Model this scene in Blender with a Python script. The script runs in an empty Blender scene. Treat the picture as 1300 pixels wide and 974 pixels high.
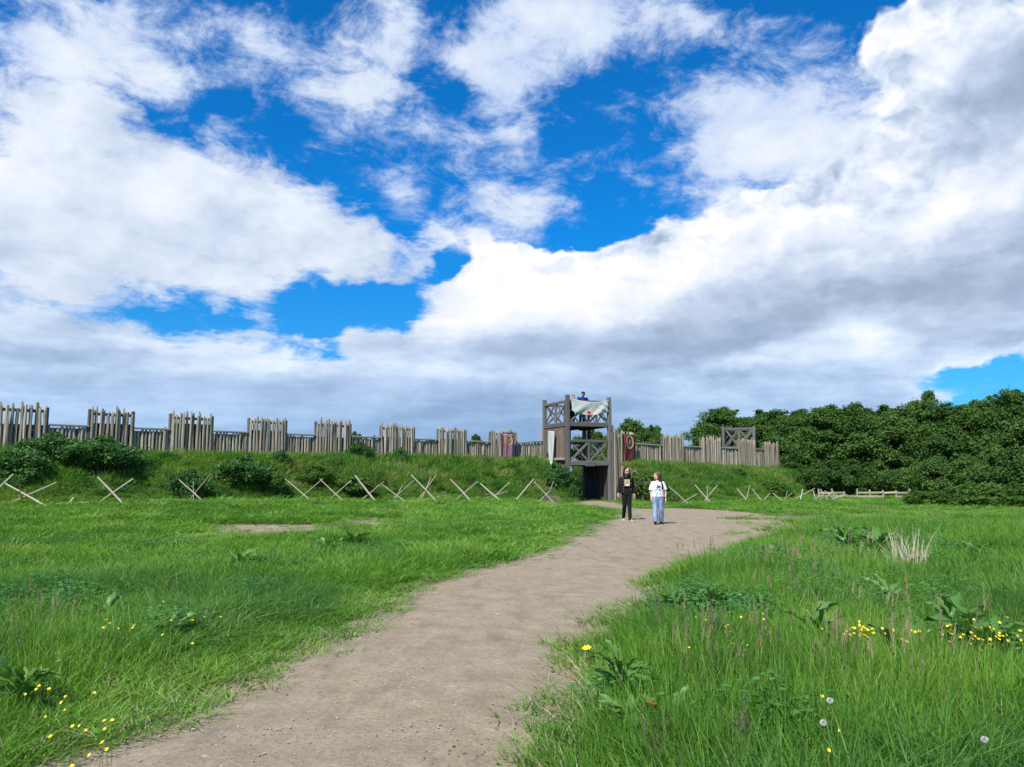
import bpy, bmesh, math, random
import numpy as np
from mathutils import Vector, Matrix, Euler
from mathutils import noise as mnoise

R = math.radians
scene = bpy.context.scene
COL = scene.collection
rng = np.random.default_rng(11)
random.seed(11)

# ------------------------------------------------------------------ camera
F_PX, IMG_W, IMG_H, HORIZON = 976.0, 1300.0, 974.0, 601.0
CAM_H = 1.6
PITCH = math.atan((HORIZON - IMG_H / 2) / F_PX)
cam_data = bpy.data.cameras.new('camera')
cam_data.sensor_width = 36.0
cam_data.lens = F_PX / IMG_W * 36.0
cam_data.clip_start = 0.05
cam_data.clip_end = 6000.0
cam = bpy.data.objects.new('camera', cam_data)
COL.objects.link(cam)
cam.location = (0, 0, CAM_H)
cam.rotation_euler = (math.pi / 2 + PITCH, 0, 0)
scene.camera = cam
CP, SP = math.cos(PITCH), math.sin(PITCH)


def ray(px, py):
    dx = (px - IMG_W / 2) / F_PX
    dy = (IMG_H / 2 - py) / F_PX
    return Vector((dx, CP - dy * SP, SP + dy * CP))


def at(px, py, depth):
    """The point of the place seen at pixel (px, py) of the photograph, depth metres ahead."""
    d = ray(px, py)
    d = d * (depth / d.y)
    return Vector((d.x, d.y, d.z + CAM_H))


# ------------------------------------------------------------------ light
SUN_ELEV = R(50)
SUN_FROM = Vector((-0.50, -0.866, 0)).normalized()      # towards the sun, on the ground
sun_data = bpy.data.lights.new('sun', 'SUN')
sun_data.energy = 5.0
sun_data.angle = R(0.55)
sun_data.color = (1.0, 0.955, 0.88)
sun = bpy.data.objects.new('sun', sun_data)
COL.objects.link(sun)
sdir = Vector((SUN_FROM.x * math.cos(SUN_ELEV), SUN_FROM.y * math.cos(SUN_ELEV), math.sin(SUN_ELEV)))
sun.rotation_euler = sdir.to_track_quat('Z', 'Y').to_euler()
sun.location = (0, 0, 60)

scene.view_settings.view_transform = 'Standard'
scene.view_settings.look = 'None'
EXPO = 0.4
scene.view_settings.exposure = EXPO
scene.view_settings.gamma = 1.0
scene.view_settings.use_curve_mapping = False
scene.render.engine = 'CYCLES'
scene.cycles.max_bounces = 8
scene.cycles.transparent_max_bounces = 4
scene.cycles.use_denoising = True

# ------------------------------------------------------------------ world: blue sky and clouds
world = bpy.data.worlds.new('World')
scene.world = world
world.use_nodes = True
SKY_STRENGTH = 0.1


class NT:
    """Small helper to wire shader nodes."""

    def __init__(self, tree):
        self.t = tree

    def node(self, kind, **kw):
        n = self.t.nodes.new(kind)
        for k, v in kw.items():
            setattr(n, k, v)
        return n

    def put(self, sock, v):
        if hasattr(v, 'is_output'):
            self.t.links.new(v, sock)
        elif v is not None:
            sock.default_value = v

    def math(self, op, a, b=None, c=None, clamp=False):
        n = self.node('ShaderNodeMath', operation=op, use_clamp=clamp)
        self.put(n.inputs[0], a)
        self.put(n.inputs[1], b)
        self.put(n.inputs[2], c)
        return n.outputs[0]

    def vmath(self, op, a, b=None, scale=None):
        n = self.node('ShaderNodeVectorMath', operation=op)
        self.put(n.inputs[0], a)
        self.put(n.inputs[1], b)
        if scale is not None:
            self.put(n.inputs['Scale'], scale)
        return n.outputs['Value'] if op in ('LENGTH', 'DOT_PRODUCT') else n.outputs[0]

    def noise(self, vec, scale, detail=4, rough=0.55, lac=2.0, dist=0.0, out='Fac'):
        n = self.node('ShaderNodeTexNoise')
        self.put(n.inputs['Vector'], vec)
        self.put(n.inputs['Scale'], scale)
        self.put(n.inputs['Detail'], detail)
        self.put(n.inputs['Roughness'], rough)
        self.put(n.inputs['Lacunarity'], lac)
        self.put(n.inputs['Distortion'], dist)
        return n.outputs[out]

    def rng(self, v, a, b, c=0.0, d=1.0, smooth=False):
        n = self.node('ShaderNodeMapRange')
        n.interpolation_type = 'SMOOTHSTEP' if smooth else 'LINEAR'
        n.clamp = True
        self.put(n.inputs[0], v)
        for i, x in enumerate((a, b, c, d)):
            self.put(n.inputs[1 + i], x)
        return n.outputs[0]

    def mix(self, fac, a, b, mode='MIX'):
        n = self.node('ShaderNodeMix', data_type='RGBA', blend_type=mode)
        self.put(n.inputs[0], fac)
        for s, v in ((n.inputs[6], a), (n.inputs[7], b)):
            if isinstance(v, tuple) and len(v) == 3:
                v = v + (1,)
            self.put(s, v)
        return n.outputs[2]

    def ramp(self, fac, stops, interp='LINEAR'):
        n = self.node('ShaderNodeValToRGB')
        cr = n.color_ramp
        cr.interpolation = interp
        while len(cr.elements) < len(stops):
            cr.elements.new(0.5)
        for e, (p, c) in zip(cr.elements, stops):
            e.position = p
            e.color = c if len(c) == 4 else tuple(c) + (1,)
        self.put(n.inputs[0], fac)
        return n.outputs[0]


def az_el(px, py):
    d = ray(px, py).normalized()
    return math.atan2(d.x, d.y), math.asin(d.z)


def blob_field(g, uv, blobs, start=0.0):
    """Sum of soft ellipses placed on the sky by azimuth and elevation."""
    acc = start
    for cx, cy, rx, ry, rot, w in blobs:
        u, v = az_el(cx, cy)
        ru = (az_el(cx + rx, cy)[0] - az_el(cx - rx, cy)[0]) / 2
        rv = (az_el(cx, cy - ry)[1] - az_el(cx, cy + ry)[1]) / 2
        m = g.node('ShaderNodeMapping', vector_type='TEXTURE')
        g.put(m.inputs['Vector'], uv)
        m.inputs['Location'].default_value = (u, v, 0)
        m.inputs['Rotation'].default_value = (0, 0, R(rot))
        m.inputs['Scale'].default_value = (ru, rv, 1)
        gr = g.node('ShaderNodeTexGradient', gradient_type='SPHERICAL')
        g.put(gr.inputs[0], m.outputs[0])
        acc = g.math('MULTIPLY_ADD', gr.outputs['Fac'], w, acc)
    return acc


def build_world():
    t = world.node_tree
    t.nodes.clear()
    g = NT(t)
    gen = g.node('ShaderNodeTexCoord').outputs['Generated']
    sx = g.node('ShaderNodeSeparateXYZ')
    g.put(sx.inputs[0], gen)
    x, y, z = sx.outputs
    az = g.math('ARCTAN2', x, y)
    el = g.math('ARCSINE', z)
    # clouds foreshorten towards the horizon: stretch the noise sideways there
    el_n = g.math('POWER', g.math('MAXIMUM', g.math('ADD', z, 0.05), 0.002), 0.62)
    hyp = g.math('MAXIMUM', g.math('SQRT', g.math('ADD', g.math('MULTIPLY', x, x), g.math('MULTIPLY', y, y))), 0.05)
    cmb = g.node('ShaderNodeCombineXYZ')
    g.put(cmb.inputs[0], g.math('DIVIDE', x, hyp))
    g.put(cmb.inputs[1], g.math('DIVIDE', y, hyp))
    g.put(cmb.inputs[2], g.math('MULTIPLY', el_n, 1.7))
    P = cmb.outputs[0]
    # warp
    wn = g.noise(P, 4.2, 5, 0.58, out='Color')
    wv = g.vmath('SUBTRACT', wn, (0.5, 0.5, 0.5))
    wn2 = g.noise(P, 17.0, 3, 0.55, out='Color')
    wv2 = g.vmath('SUBTRACT', wn2, (0.5, 0.5, 0.5))
    cuv = g.node('ShaderNodeCombineXYZ')
    g.put(cuv.inputs[0], az)
    g.put(cuv.inputs[1], el)
    uv0 = cuv.outputs[0]
    uvw = g.vmath('ADD', uv0, g.vmath('MULTIPLY', wv, (0.13, 0.10, 0)))
    uvw = g.vmath('ADD', uvw, g.vmath('MULTIPLY', wv2, (0.035, 0.035, 0)))

    N1 = g.noise(P, 5.0, 9, 0.60)
    N2 = g.noise(g.vmath('ADD', P, (-0.045, 0.0, 0.06)), 5.0, 6, 0.58)
    NW = g.noise(g.vmath('MULTIPLY', P, (1.0, 1.0, 1.5)), 11.5, 8, 0.68, dist=0.3)
    NS = g.noise(g.vmath('MULTIPLY', P, (1.0, 1.0, 3.2)), 4.5, 7, 0.58)

    def puffs(vec, detail):
        v = g.node('ShaderNodeTexVoronoi', feature='F1', normalize=True)
        g.put(v.inputs['Vector'], vec)
        v.inputs['Scale'].default_value = 10.0
        v.inputs['Detail'].default_value = detail
        v.inputs['Roughness'].default_value = 0.55
        v.inputs['Lacunarity'].default_value = 2.3
        return g.math('SUBTRACT', 1.0, v.outputs['Distance'])
    PW = g.vmath('ADD', P, g.vmath('MULTIPLY', wv2, (0.06, 0.06, 0.06)))
    bil = puffs(PW, 3.0)
    bil2 = puffs(g.vmath('ADD', PW, (-0.016, 0.0, 0.024)), 2.0)

    E = 2.0 ** -EXPO
    # --- the blue
    sky = g.node('ShaderNodeTexSky', sky_type='NISHITA')
    sky.sun_disc = False
    sky.sun_elevation = SUN_ELEV
    sky.sun_rotation = math.atan2(SUN_FROM.x, SUN_FROM.y)
    sky.altitude = 50
    sky.air_density = 1.0
    sky.dust_density = 0.3
    sky.ozone_density = 2.0
    deep = g.mix(1.0, sky.outputs[0], (0.05 * E, 0.92 * E, 1.72 * E), 'MULTIPLY')
    pale = g.mix(1.0, sky.outputs[0], (0.22 * E, 0.80 * E, 1.28 * E), 'MULTIPLY')
    blue = g.mix(g.rng(z, 0.05, 0.30, 0, 1), pale, deep)

    S = E / SKY_STRENGTH

    def c(r_, g_, b_):
        return (r_ * S, g_ * S, b_ * S)

    # --- thin high cloud
    thin = blob_field(g, uvw, THIN, 0.0)
    # beyond the photograph the same broken cloud goes on
    far_az = g.rng(g.math('ABSOLUTE', az), 0.62, 0.95, 0, 1, True)
    over = g.rng(el, 0.68, 0.9, 0, 1, True)
    out = g.math('MAXIMUM', far_az, over)
    thin = g.math('ADD', thin, g.math('MULTIPLY', out, g.rng(g.noise(P, 2.3, 3, 0.5), 0.35, 0.65, 0.0, 0.75)))
    td = g.math('ADD', thin, g.math('MULTIPLY', g.math('SUBTRACT', NW, 0.5), 2.9))
    ta = g.rng(td, 0.27, 1.22, 0, 0.95, True)
    tb = g.math('ADD', g.math('MULTIPLY', td, 0.45), g.math('MULTIPLY', g.math('SUBTRACT', N1, N2), 0.9))
    tcol = g.ramp(tb, [(0.0, (0.36, 0.52, 0.86)), (0.35, (0.60, 0.72, 0.97)), (0.75, (0.83, 0.90, 1.0)), (1.0, (0.95, 0.98, 1.0))])
    tcol = g.mix(1.0, tcol, c(1, 1, 1), 'MULTIPLY')
    col = g.mix(ta, blue, tcol)

    # --- cumulus and the low grey bank
    cum = blob_field(g, uvw, CUMULUS, 0.0)
    low = g.rng(el, 0.30, 0.12, 0, 0.55, True)
    cum = g.math('ADD', cum, g.rng(el, 0.10, 0.045, 0, 0.9, True))
    cum = g.math('ADD', cum, g.math('MULTIPLY', out, g.math('ADD', low, g.rng(g.noise(P, 1.9, 3, 0.5), 0.45, 0.7, -0.1, 0.7))))
    cd = g.math('ADD', cum, g.math('MULTIPLY', g.math('SUBTRACT', N1, 0.5), 0.75))
    cd = g.math('ADD', cd, g.math('MULTIPLY', g.math('SUBTRACT', bil, 0.62), 0.55))
    soft = g.math('MULTIPLY', g.rng(az, 0.02, -0.16), g.rng(el, 0.11, 0.17))
    cd = g.math('ADD', cd, g.math('MULTIPLY', g.math('MULTIPLY', g.math('SUBTRACT', NW, 0.53), 2.1), g.math('ADD', g.math('MULTIPLY', soft, 0.75), 0.25)))
    ca = g.rng(cd, 0.22, g.math('ADD', 0.44, g.math('MULTIPLY', soft, 0.45)), 0, 1, True)
    gain = g.rng(el, 0.10, 0.30, 0.35, 1.0)
    hard = g.math('SUBTRACT', 1.0, g.math('MULTIPLY', soft, 0.75))
    br = blob_field(g, uvw, BRIGHT, 0.58)
    br = g.math('ADD', br, g.math('MULTIPLY', g.math('MULTIPLY', g.math('SUBTRACT', N1, N2), 1.15), gain))
    br = g.math('ADD', br, g.math('MULTIPLY', g.math('MULTIPLY', g.math('SUBTRACT', bil, bil2), 3.2), g.math('MULTIPLY', g.math('MULTIPLY', gain, hard), g.rng(cd, 1.5, 0.5, 0.30, 1.0))))
    # the low bank lies in long level rolls
    br = g.math('ADD', br, g.math('MULTIPLY', g.math('MULTIPLY', g.math('SUBTRACT', NS, 0.46), 0.95), g.rng(el, 0.30, 0.14, 0.25, 1.0)))
    # thin edges of a cloud let the light through
    br = g.math('ADD', br, g.rng(cd, 0.25, 0.70, 0.22, 0.0))
    ccol = g.ramp(g.rng(br, -0.35, 1.02), [(0.000, (0.22, 0.31, 0.46)), (0.255, (0.31, 0.41, 0.57)), (0.438, (0.4, 0.5, 0.67)), (0.620, (0.56, 0.66, 0.84)), (0.825, (0.8, 0.87, 0.99)), (1.000, (1, 1, 1))])
    ccol = g.mix(1.0, ccol, c(1.02, 1.02, 1.02), 'MULTIPLY')
    # far clouds are seen through more air
    ccol = g.mix(g.rng(el, 0.20, 0.03, 0, 1), ccol, g.mix(1.0, ccol, (0.66, 0.88, 1.06), 'MULTIPLY'))
    col = g.mix(ca, col, ccol)
    # below the horizon: the same grey air
    col = g.mix(g.rng(z, 0.0, -0.03, 0, 1), col, c(0.42, 0.52, 0.66))
    bg = g.node('ShaderNodeBackground')
    g.put(bg.inputs[0], col)
    bg.inputs[1].default_value = SKY_STRENGTH
    o = g.node('ShaderNodeOutputWorld')
    t.links.new(bg.outputs[0], o.inputs[0])


# (centre x, centre y, half width, half height, turn, weight), read off the photograph and set on the sky
THIN = [
    (60, 60, 240, 110, -8, 1.0), (150, 20, 200, 70, -10, 0.6), (330, 50, 190, 55, -12, 0.75), (500, 50, 110, 110, 20, 0.95),
    (430, 110, 200, 60, -14, 0.6), (230, 150, 190, 40, -25, 0.45), (300, 165, 60, 25, 20, 0.55), (560, 180, 190, 60, -22, 0.55),
    (650, 105, 90, 75, -25, 1.15), (600, 75, 60, 50, 0, 0.5), (740, 30, 170, 90, 0, 1.15), (690, 10, 120, 60, 0, 0.5), (810, 20, 90, 60, 10, 0.45),
    (880, 30, 90, 60, -20, 0.5), (960, 120, 150, 120, 0, 0.85), (900, 180, 110, 110, 0, 0.7), (1000, 210, 190, 120, -10, 0.95), (1120, 170, 220, 130, 0, 1.1),
    (800, 225, 60, 30, -25, 0.6), (520, 250, 50, 35, 0, 0.75), (660, 300, 120, 60, 0, 0.8), (690, 260, 70, 30, 10, 0.35), (805, 305, 70, 35, 15, 0.75), (880, 265, 80, 50, 0, 0.6),
    (600, 240, 160, 40, -15, 0.5), (450, 200, 260, 90, -25, 0.42), (720, 200, 120, 60, -20, 0.35), (840, 110, 90, 90, 0, 0.25), (250, 90, 260, 60, -10, 0.4), (560, 60, 300, 90, 0, 0.3), (100, 90, 200, 60, 0, 0.5), (640, 170, 120, 60, -10, 0.35), (990, 30, 80, 60, -30, 0.3),
    (0, 170, 200, 120, 0, 0.7), (520, 300, 160, 40, -10, 0.6),
]
CUMULUS = [
    # left mass with its slanting upper edge
    (40, 230, 290, 150, -14, 1.0), (200, 270, 260, 120, -20, 0.95), (370, 300, 230, 85, -17, 0.9), (490, 305, 150, 50, -8, 0.6), (110, 330, 330, 120, 0, 0.7),
    (60, 120, 150, 80, -25, 0.30), (330, 400, 75, 40, -10, 0.55), (420, 345, 150, 40, -4, 0.5),
    (0, 340, 240, 90, 0, 0.5), (280, 360, 140, 40, -5, 0.4),
    # low bank
    (150, 470, 420, 80, 0, 0.95), (420, 470, 260, 60, 0, 0.7), (60, 420, 200, 60, 0, 0.6), (100, 540, 600, 90, 0, 0.9), (560, 530, 420, 80, 0, 0.9),
    (900, 540, 420, 60, 0, 0.8), (330, 520, 300, 70, 0, 0.5),
    # small tufts in the blue hole
    (470, 416, 52, 40, 0, 1.35), (408, 428, 30, 14, 0, 0.6), (385, 372, 60, 14, -6, 0.35),
    # the big heap
    (640, 400, 170, 110, 0, 1.1), (628, 330, 52, 44, 0, 0.75), (560, 400, 90, 70, 20, 0.5), (740, 390, 190, 95, 8, 0.9), (860, 360, 220, 120, 12, 1.0), (960, 330, 190, 100, 14, 0.9),
    (1100, 340, 300, 150, 8, 1.1), (1250, 330, 250, 150, 0, 0.9), (700, 450, 280, 80, 0, 0.9), (950, 440, 330, 80, 0, 0.9), (1180, 410, 250, 75, 8, 0.8),
    (1200, 250, 210, 100, 8, 0.7), (1220, 60, 170, 110, 0, 1.1), (1290, 130, 140, 110, 0, 0.8), (1130, 35, 60, 60, 0, 0.5), (1200, 170, 190, 70, 0, 0.5), (1400, 200, 250, 300, 0, 0.8),
    (620, 490, 300, 60, 0, 0.6), (1000, 495, 260, 50, 3, 0.6),
    # gaps of blue
    (435, 386, 165, 44, -4, -1.0), (505, 366, 60, 20, 15, -0.35), (252, 411, 70, 18, 0, -0.75), (1310, 486, 110, 32, 8, -2.0), (1260, 512, 120, 20, 6, -0.9),
    (565, 336, 60, 20, 28, -1.0), (1290, 8, 40, 22, -30, -0.4), (160, 305, 45, 16, 0, -0.3), (225, 332, 60, 12, -8, -0.35), (770, 290, 90, 35, 20, -0.5), (700, 300, 70, 35, 0, -0.4),
]
BRIGHT = [
    (60, 240, 240, 110, -10, 0.22), (250, 280, 200, 80, -18, 0.22), (420, 310, 140, 50, -14, 0.14), (60, 150, 150, 80, 0, 0.08),
    (130, 350, 260, 40, 0, 0.06), (330, 400, 80, 40, 0, 0.0),
    (250, 440, 300, 24, 0, 0.22), (100, 420, 120, 26, 0, -0.22), (60, 465, 200, 45, 0, -0.30), (300, 480, 200, 30, 0, -0.18), (470, 415, 50, 30, 0, -0.05),
    (640, 370, 150, 90, 5, 0.42), (628, 330, 60, 50, 0, 0.30), (760, 362, 150, 66, 12, 0.46), (900, 305, 150, 55, 18, 0.48), (1010, 285, 120, 50, 10, 0.26), (1190, 250, 170, 70, 5, 0.42),
    (1120, 130, 150, 90, 0, 0.20), (1150, 30, 90, 60, 0, 0.25), (1290, 110, 130, 80, 0, -0.14), (1250, 160, 120, 50, 10, -0.10),
    (1100, 375, 250, 70, 8, -0.40), (950, 400, 200, 50, 6, -0.34), (780, 440, 200, 40, 0, -0.30), (1290, 340, 140, 110, 0, -0.20), (980, 350, 90, 40, 10, -0.14), (600, 440, 140, 30, 0, -0.22),
    (1100, 442, 75, 30, 0, 0.45), (960, 450, 90, 18, 0, 0.20), (560, 470, 120, 20, 0, 0.2), (700, 480, 150, 16, 0, 0.14), (900, 475, 220, 18, 3, -0.12),
    (620, 570, 900, 95, 0, -0.46), (780, 520, 300, 40, 0, -0.12), (100, 520, 300, 40, 0, -0.04), (1200, 430, 150, 25, 8, -0.14),
]
build_world()
world.cycles.sampling_method = 'MANUAL'
world.cycles.sample_map_resolution = 512

# ------------------------------------------------------------------ helpers
def link(o, parent=None):
    COL.objects.link(o)
    if parent is not None:
        o.parent = parent
    return o


def tag(o, label=None, cat=None, group=None, kind=None):
    for k, v in (('label', label), ('category', cat), ('group', group), ('kind', kind)):
        if v:
            o[k] = v
    return o


def empty(name, loc, rz=0.0, label=None, cat=None, group=None):
    o = bpy.data.objects.new(name, None)
    o.empty_display_size = 0.2
    o.location = loc
    o.rotation_euler = (0, 0, rz)
    link(o)
    return tag(o, label, cat, group)


def np_mesh(name, verts, faces, mat=None, smooth=False, loops_per=None):
    """A mesh from numpy arrays; faces is (n, k) or a list."""
    me = bpy.data.meshes.new(name)
    verts = np.asarray(verts, dtype=np.float32)
    if isinstance(faces, np.ndarray):
        k = faces.shape[1]
        n = len(faces)
        me.vertices.add(len(verts))
        me.vertices.foreach_set('co', verts.ravel())
        me.loops.add(n * k)
        me.loops.foreach_set('vertex_index', faces.astype(np.int32).ravel())
        me.polygons.add(n)
        me.polygons.foreach_set('loop_start', np.arange(0, n * k, k, dtype=np.int32))
        me.polygons.foreach_set('loop_total', np.full(n, k, dtype=np.int32))
        me.update(calc_edges=True)
    else:
        me.from_pydata([tuple(v) for v in verts.tolist()], [], faces)
        me.update()
    if mat:
        me.materials.append(mat)
    if smooth:
        me.polygons.foreach_set('use_smooth', np.ones(len(me.polygons), dtype=bool))
    return me


def obj(name, me, parent=None):
    o = bpy.data.objects.new(name, me)
    return link(o, parent)


class MB:
    """Collects simple solids into one mesh."""

    def __init__(self):
        self.v, self.f = [], []

    def add(self, vs, fs):
        b = len(self.v)
        self.v.extend([tuple(p) for p in vs])
        self.f.extend([tuple(i + b for i in q) for q in fs])
        return self

    def box(self, c, s, rot=None):
        """Box of full size s about c."""
        c = Vector(c)
        m = rot or Matrix.Identity(3)
        vs = []
        for z in (-.5, .5):
            for x, y in ((-.5, -.5), (.5, -.5), (.5, .5), (-.5, .5)):
                vs.append(c + m @ Vector((x * s[0], y * s[1], z * s[2])))
        return self.add(vs, [(3, 2, 1, 0), (4, 5, 6, 7), (0, 1, 5, 4), (1, 2, 6, 5), (2, 3, 7, 6), (3, 0, 4, 7)])

    def beam(self, a, b, w, d, up=(0, 0, 1), bevel=0.0):
        """Rectangular timber from a to b, w across and d along 'up', with chamfered long edges."""
        a, b = Vector(a), Vector(b)
        ax = (b - a).normalized()
        up = Vector(up)
        side = ax.cross(up)
        if side.length < 1e-4:
            side = ax.cross(Vector((1, 0, 0)))
        side.normalize()
        upv = side.cross(ax).normalized()
        c = bevel or min(w, d) * 0.12
        ring = [(-w / 2 + c, -d / 2), (w / 2 - c, -d / 2), (w / 2, -d / 2 + c), (w / 2, d / 2 - c), (w / 2 - c, d / 2), (-w / 2 + c, d / 2), (-w / 2, d / 2 - c), (-w / 2, -d / 2 + c)]
        vs = [p + side * x + upv * y for p in (a, b) for x, y in ring]
        n = 8
        fs = [tuple(range(n))[::-1], tuple(range(n, 2 * n))]
        fs += [(i, (i + 1) % n, (i + 1) % n + n, i + n) for i in range(n)]
        return self.add(vs, fs)

    def pole(self, pts, radii, n=7, jitter=0.0, tip=False):
        """Round, slightly uneven pole through pts."""
        pts = [Vector(p) for p in pts]
        rings = []
        for i, p in enumerate(pts):
            t = (pts[min(i + 1, len(pts) - 1)] - pts[max(i - 1, 0)]).normalized()
            s = t.cross(Vector((0.31, 0.83, 0.46))).normalized()
            u = s.cross(t)
            rings.append([p + (s * math.cos(2 * math.pi * k / n) + u * math.sin(2 * math.pi * k / n)) * radii[i] * (1 + random.uniform(-jitter, jitter)) for k in range(n)])
        vs = [q for r_ in rings for q in r_]
        fs = []
        for i in range(len(pts) - 1):
            for k in range(n):
                fs.append((i * n + k, i * n + (k + 1) % n, (i + 1) * n + (k + 1) % n, (i + 1) * n + k))
        fs.append(tuple(range(n))[::-1])
        e = (len(pts) - 1) * n
        fs.append(tuple(range(e, e + n)))
        return self.add(vs, fs)

    def mesh(self, name, mat, smooth=False):
        me = bpy.data.meshes.new(name)
        me.from_pydata(self.v, [], self.f)
        if mat:
            me.materials.append(mat)
        if smooth:
            me.polygons.foreach_set('use_smooth', np.ones(len(me.polygons), dtype=bool))
        me.update()
        return me

    def obj(self, name, mat, parent=None, smooth=False):
        return obj(name, self.mesh(name, mat, smooth), parent)


def sstep(a, b, x):
    t = np.clip((x - a) / (b - a), 0, 1)
    return t * t * (3 - 2 * t)


def vnoise(x, y, seed=0):
    """Smooth value noise for arrays."""
    xi, yi = np.floor(x).astype(np.int64), np.floor(y).astype(np.int64)
    xf, yf = x - xi, y - yi
    u, v = xf * xf * (3 - 2 * xf), yf * yf * (3 - 2 * yf)

    def h(a, b):
        n = (a * 374761393 + b * 668265263 + seed * 1442695041) & 0x7fffffff
        n = ((n ^ (n >> 13)) * 1274126177) & 0x7fffffff
        return ((n ^ (n >> 16)) & 0xffff) / 65535.0
    return (h(xi, yi) * (1 - u) + h(xi + 1, yi) * u) * (1 - v) + (h(xi, yi + 1) * (1 - u) + h(xi + 1, yi + 1) * u) * v


def fbm(x, y, s=1.0, o=4, seed=0):
    r_, a, f = 0.0, 0.5, 1.0 / s
    for i in range(o):
        r_ = r_ + a * vnoise(x * f + 17.3 * i, y * f - 9.1 * i, seed + i)
        a *= 0.5
        f *= 2.03
    return r_ / (1 - 0.5 ** o)


def seg_dist(px, py, pts, closed=False):
    """Distance from points to a polyline, and the place along it."""
    best = np.full(px.shape, 1e9)
    along = np.zeros(px.shape)
    acc = 0.0
    n = len(pts)
    for i in range(n if closed else n - 1):
        ax, ay = pts[i][:2]
        bx, by = pts[(i + 1) % n][:2]
        dx, dy = bx - ax, by - ay
        L2 = dx * dx + dy * dy + 1e-12
        t = np.clip(((px - ax) * dx + (py - ay) * dy) / L2, 0, 1)
        d = np.hypot(px - ax - t * dx, py - ay - t * dy)
        m = d < best
        best = np.where(m, d, best)
        along = np.where(m, acc + t * math.sqrt(L2), along)
        acc += math.sqrt(L2)
    return best, along


def inside(px, py, poly):
    r_ = np.zeros(px.shape, dtype=bool)
    n = len(poly)
    for i in range(n):
        ax, ay = poly[i][:2]
        bx, by = poly[(i + 1) % n][:2]
        c = ((ay > py) != (by > py)) & (px < (bx - ax) * (py - ay) / (by - ay + 1e-12) + ax)
        r_ ^= c
    return r_


# ------------------------------------------------------------------ lie of the land
def wall_depth(px):
    """Depth of the left palisade's line at a picture column: one straight wall."""
    a, b = 1 / 29.0, 1 / 46.0
    return 1 / (a + (b - a) * (px - 140) / 550.0)


def wall_left(px):
    y = wall_depth(px)
    return Vector(((px - 650) / F_PX * y / (CP) * 1.0, y, 0))


def on_wall(px, py, depth):
    return at(px, py, depth)


RIGHT_DEPTH = [(776, 44.5), (805, 46.5), (852, 49), (901, 52), (946, 55), (989, 58.5)]


def depth_right(px):
    xs = [p[0] for p in RIGHT_DEPTH]
    ys = [p[1] for p in RIGHT_DEPTH]
    return float(np.interp(px, xs, ys))


def ground_xy(px, depth, py=590):
    p = at(px, py, depth)
    return (p.x, p.y)


LEFT_CREST = [ground_xy(px, wall_depth(px), 575) for px in (-420, -150, 0, 200, 400, 600, 676)]
RIGHT_CREST = [ground_xy(px, depth_right(px), 592) for px in (800, 852, 901, 946, 989)]
# the bank curves away behind at its right end
RIGHT_CREST += [(RIGHT_CREST[-1][0] + 0.6, RIGHT_CREST[-1][1] + 3), (RIGHT_CREST[-1][0] - 0.5, RIGHT_CREST[-1][1] + 9)]
CREST_Z = 2.3
TL = Vector(ground_xy(720.8, 44.0, 560))
TR = Vector(ground_xy(773.8, 45.0, 560))
U = (TR - TL)
TW = U.length
U.normalize()
V = Vector((-U.y, U.x))


def wing(x, y):
    """How far a point lies to the right of the revetment that holds the right bank at the gate."""
    lx = (x - TL.x) * U.x + (y - TL.y) * U.y
    ly = (x - TL.x) * V.x + (y - TL.y) * V.y
    return lx - (TW + 0.34 + np.maximum(0, -ly) * 0.36)

GATE_MID, GATE_DIR = (4.42, 44.5), (-0.366, 0.93)
GATE_AXIS = [(GATE_MID[0] + GATE_DIR[0] * s, GATE_MID[1] + GATE_DIR[1] * s) for s in (-3.5, 0, 4, 9)]


def base_ground(x, y):
    a = 0.65 * np.clip((3.0 - x) / 15.5, 0, 1) ** 0.62
    b = sstep(9, 27, y)
    z = a * b * np.clip(1 - np.maximum(0, -x - 20) / 120, 0.4, 1)
    z = z + 0.10 * (fbm(x, y, 6.0, 3, 5) - 0.5) * sstep(1.0, 5, np.hypot(x - 1, y))
    # the far ground swells a little, as fields do
    z = z + 1.2 * sstep(90, 500, np.hypot(x, y)) * (fbm(x, y, 160.0, 3, 9))
    return z


def bank_height(x, y):
    dl, _ = seg_dist(x, y, LEFT_CREST)
    dr, _ = seg_dist(x, y, RIGHT_CREST)
    wob = (fbm(x, y, 2.5, 3, 21) - 0.5) * 0.9
    hl = 1 - sstep(0.3, 4.3, dl + wob * sstep(0.3, 2.0, dl))
    hr = 1 - sstep(0.3, 5.2, dr + wob * sstep(0.3, 2.0, dr))
    return hl, hr


def height(x, y):
    x = np.asarray(x, dtype=float)
    y = np.asarray(y, dtype=float)
    z0 = base_ground(x, y)
    near = (y > 15) & (y < 80) & (x > -60) & (x < 40)
    out = z0.copy()
    if near.any():
        hl, hr = bank_height(x[near], y[near])
        zz = z0[near]
        gd, _ = seg_dist(x[near], y[near], GATE_AXIS)
        hl = hl * sstep(1.05, 2.3, gd)
        hr = hr * sstep(0.05, 0.4, wing(x[near], y[near]))
        crest_r = np.interp(x[near], [5, 8, 12, 18], [2.1, 2.15, 2.0, 1.85])
        out[near] = np.maximum(zz + (CREST_Z - zz) * hl, zz + (crest_r - zz) * hr)
    # the gate passage stays low
    return out


def hz(x, y):
    return float(height(np.array([float(x)]), np.array([float(y)]))[0])


def drop(px, py, it=6):
    """Where the view through a pixel meets the field."""
    z = 0.0
    d = ray(px, py)
    for _ in range(it):
        t = (z - CAM_H) / d.z if d.z < -1e-4 else 60.0
        p = d * t
        z = float(base_ground(np.array([p.x]), np.array([p.y]))[0])
    return (p.x, p.y)


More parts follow.
